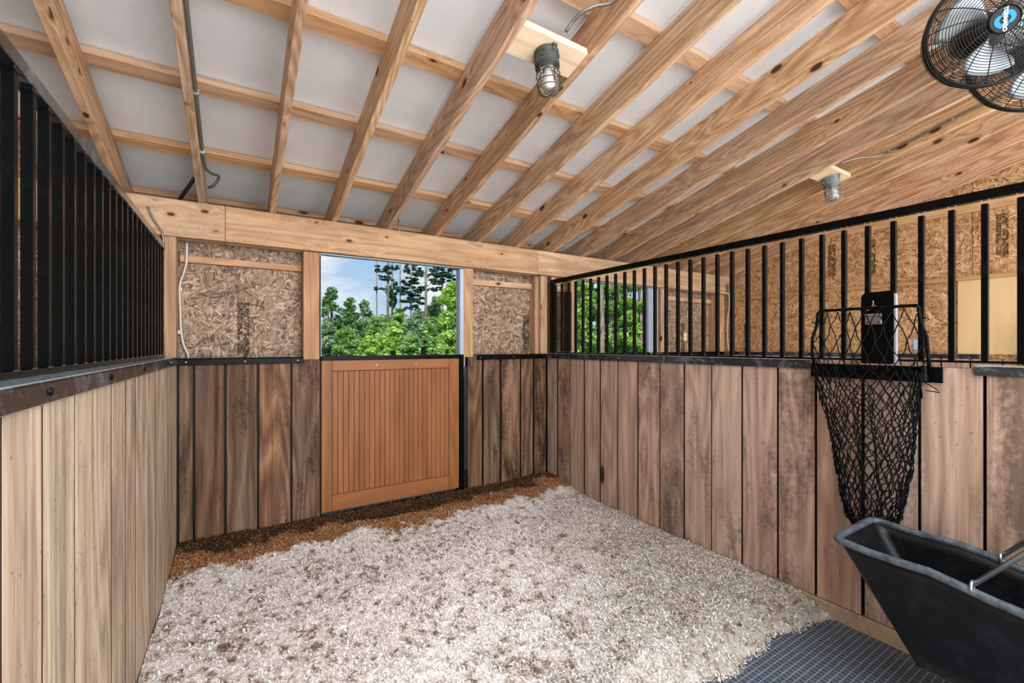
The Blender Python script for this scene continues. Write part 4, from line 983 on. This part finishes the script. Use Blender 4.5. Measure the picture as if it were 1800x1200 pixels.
bn = [(1010, 400, 13, 90, 'leaf_bright', 'bright leafy tree at the left of the neighbouring window', 9000), (1070, 380, 15, 110, 'leaf_mid', 'leafy tree in the middle of the neighbouring window', 12000),
      (1125, 390, 14, 90, 'leaf_bright', 'bright leafy tree at the right of the neighbouring window', 9000), (1095, 400, 22, 160, 'leaf_dark', 'dark leafy tree behind the others in the neighbouring window', 9000), (1035, 380, 24, 120, 'leaf_mid', 'rear leafy tree left of centre in the neighbouring window', 9000), (1165, 400, 18, 110, 'leaf_mid', 'leafy tree beyond the right side of the neighbouring window', 8000)]
for i, (px_, yt, Y, wp, mm, l, n) in enumerate(bn):
    broadleaf(px_, yt, Y, wp, M[mm], l, n, i+60, group='broadleaf trees and shrubs outside', zlow=-.2)
x_, y_ = P2(1057, 11); e = empty('bare_tree_trunk', (x_, y_, -.12), 'pale grey tree trunk seen through the neighbouring window', 'tree')
mb = MB(); mb.tube([(0, 0, 0), (.03, 0, 2), (-.04, 0, 5), (0, 0, 8)], [.10, .085, .075, .05], 10); mb.build('trunk', M['bark'], e, smooth=True)
for i, (px_, yt, Y, wp, mm, l) in enumerate(((350, 480, 30, 170, 'leaf_mid', 'tree hidden far left behind the wall beside the opening'), (450, 500, 26, 150, 'leaf_dark', 'dark tree hidden behind the wall just left of the opening'), (520, 540, 20, 120, 'leaf_mid', 'shrubby tree hidden left of the opening edge'), (500, 575, 13, 120, 'leaf_blue', 'low bush hidden left of the opening edge'),
                        (870, 470, 24, 140, 'leaf_mid', 'tree hidden behind the wall right of the opening'), (940, 440, 20, 130, 'leaf_mid', 'tree hidden behind the wall between the two openings'), (1240, 380, 26, 220, 'leaf_mid', 'tree hidden right of the neighbouring window'))):
    broadleaf(px_, yt, Y, wp, M[mm], l, 4500, i+90, group='broadleaf trees and shrubs outside', zlow=-.1)
for px_, zt_, l in ((744, 1.30, 'black fence post rising just above the stall door'), (691, 1.22, 'shorter black fence post left of the taller one')):
    x_, y_ = P2(px_, 9); e = empty('fence_post', (x_, y_, -.12), l, 'fence post'); mb = MB(); mb.box(-.045, .045, -.045, .045, 0, zt_+.12+.12); mb.build('post', M['wire'], e, bevel=.008)
    mb = MB(); mb.box(-.052, .052, -.052, .052, zt_+.241, zt_+.255); mb.build('post_cap', M['wire'], e, bevel=.004)

# ------------------------------------------------------------------ small pieces belong to the part they are fixed to
for o in list(bpy.data.objects):
    if not o.parent: continue
    base = o.name.split('.')[0]
    want = {'bolt': 'channel', 'weld_bead': 'top_rail', 'hinge_screw': 'hinge', 'bulb': 'glass_globe', 'tie_loop': 'hoop', 'clip': 'sheath', 'badge_swirl': 'hub_badge', 'badge_lettering': 'hub_badge',
            'hex_bolt': 'junction_housing', 'rolled_rim': 'tub', 'eye_bolt': 'tub', 'panel_backing': 'beaded_panel', 'socket': 'cover_plate', 'outlet_knob': 'box_body', 'post_cap': 'post', 'hinge_socket': 'mounting_bracket'}.get(base)
    if want:
        sib = [q for q in o.parent.children if q.name.split('.')[0] == want]
        if sib: o.parent = sib[0]
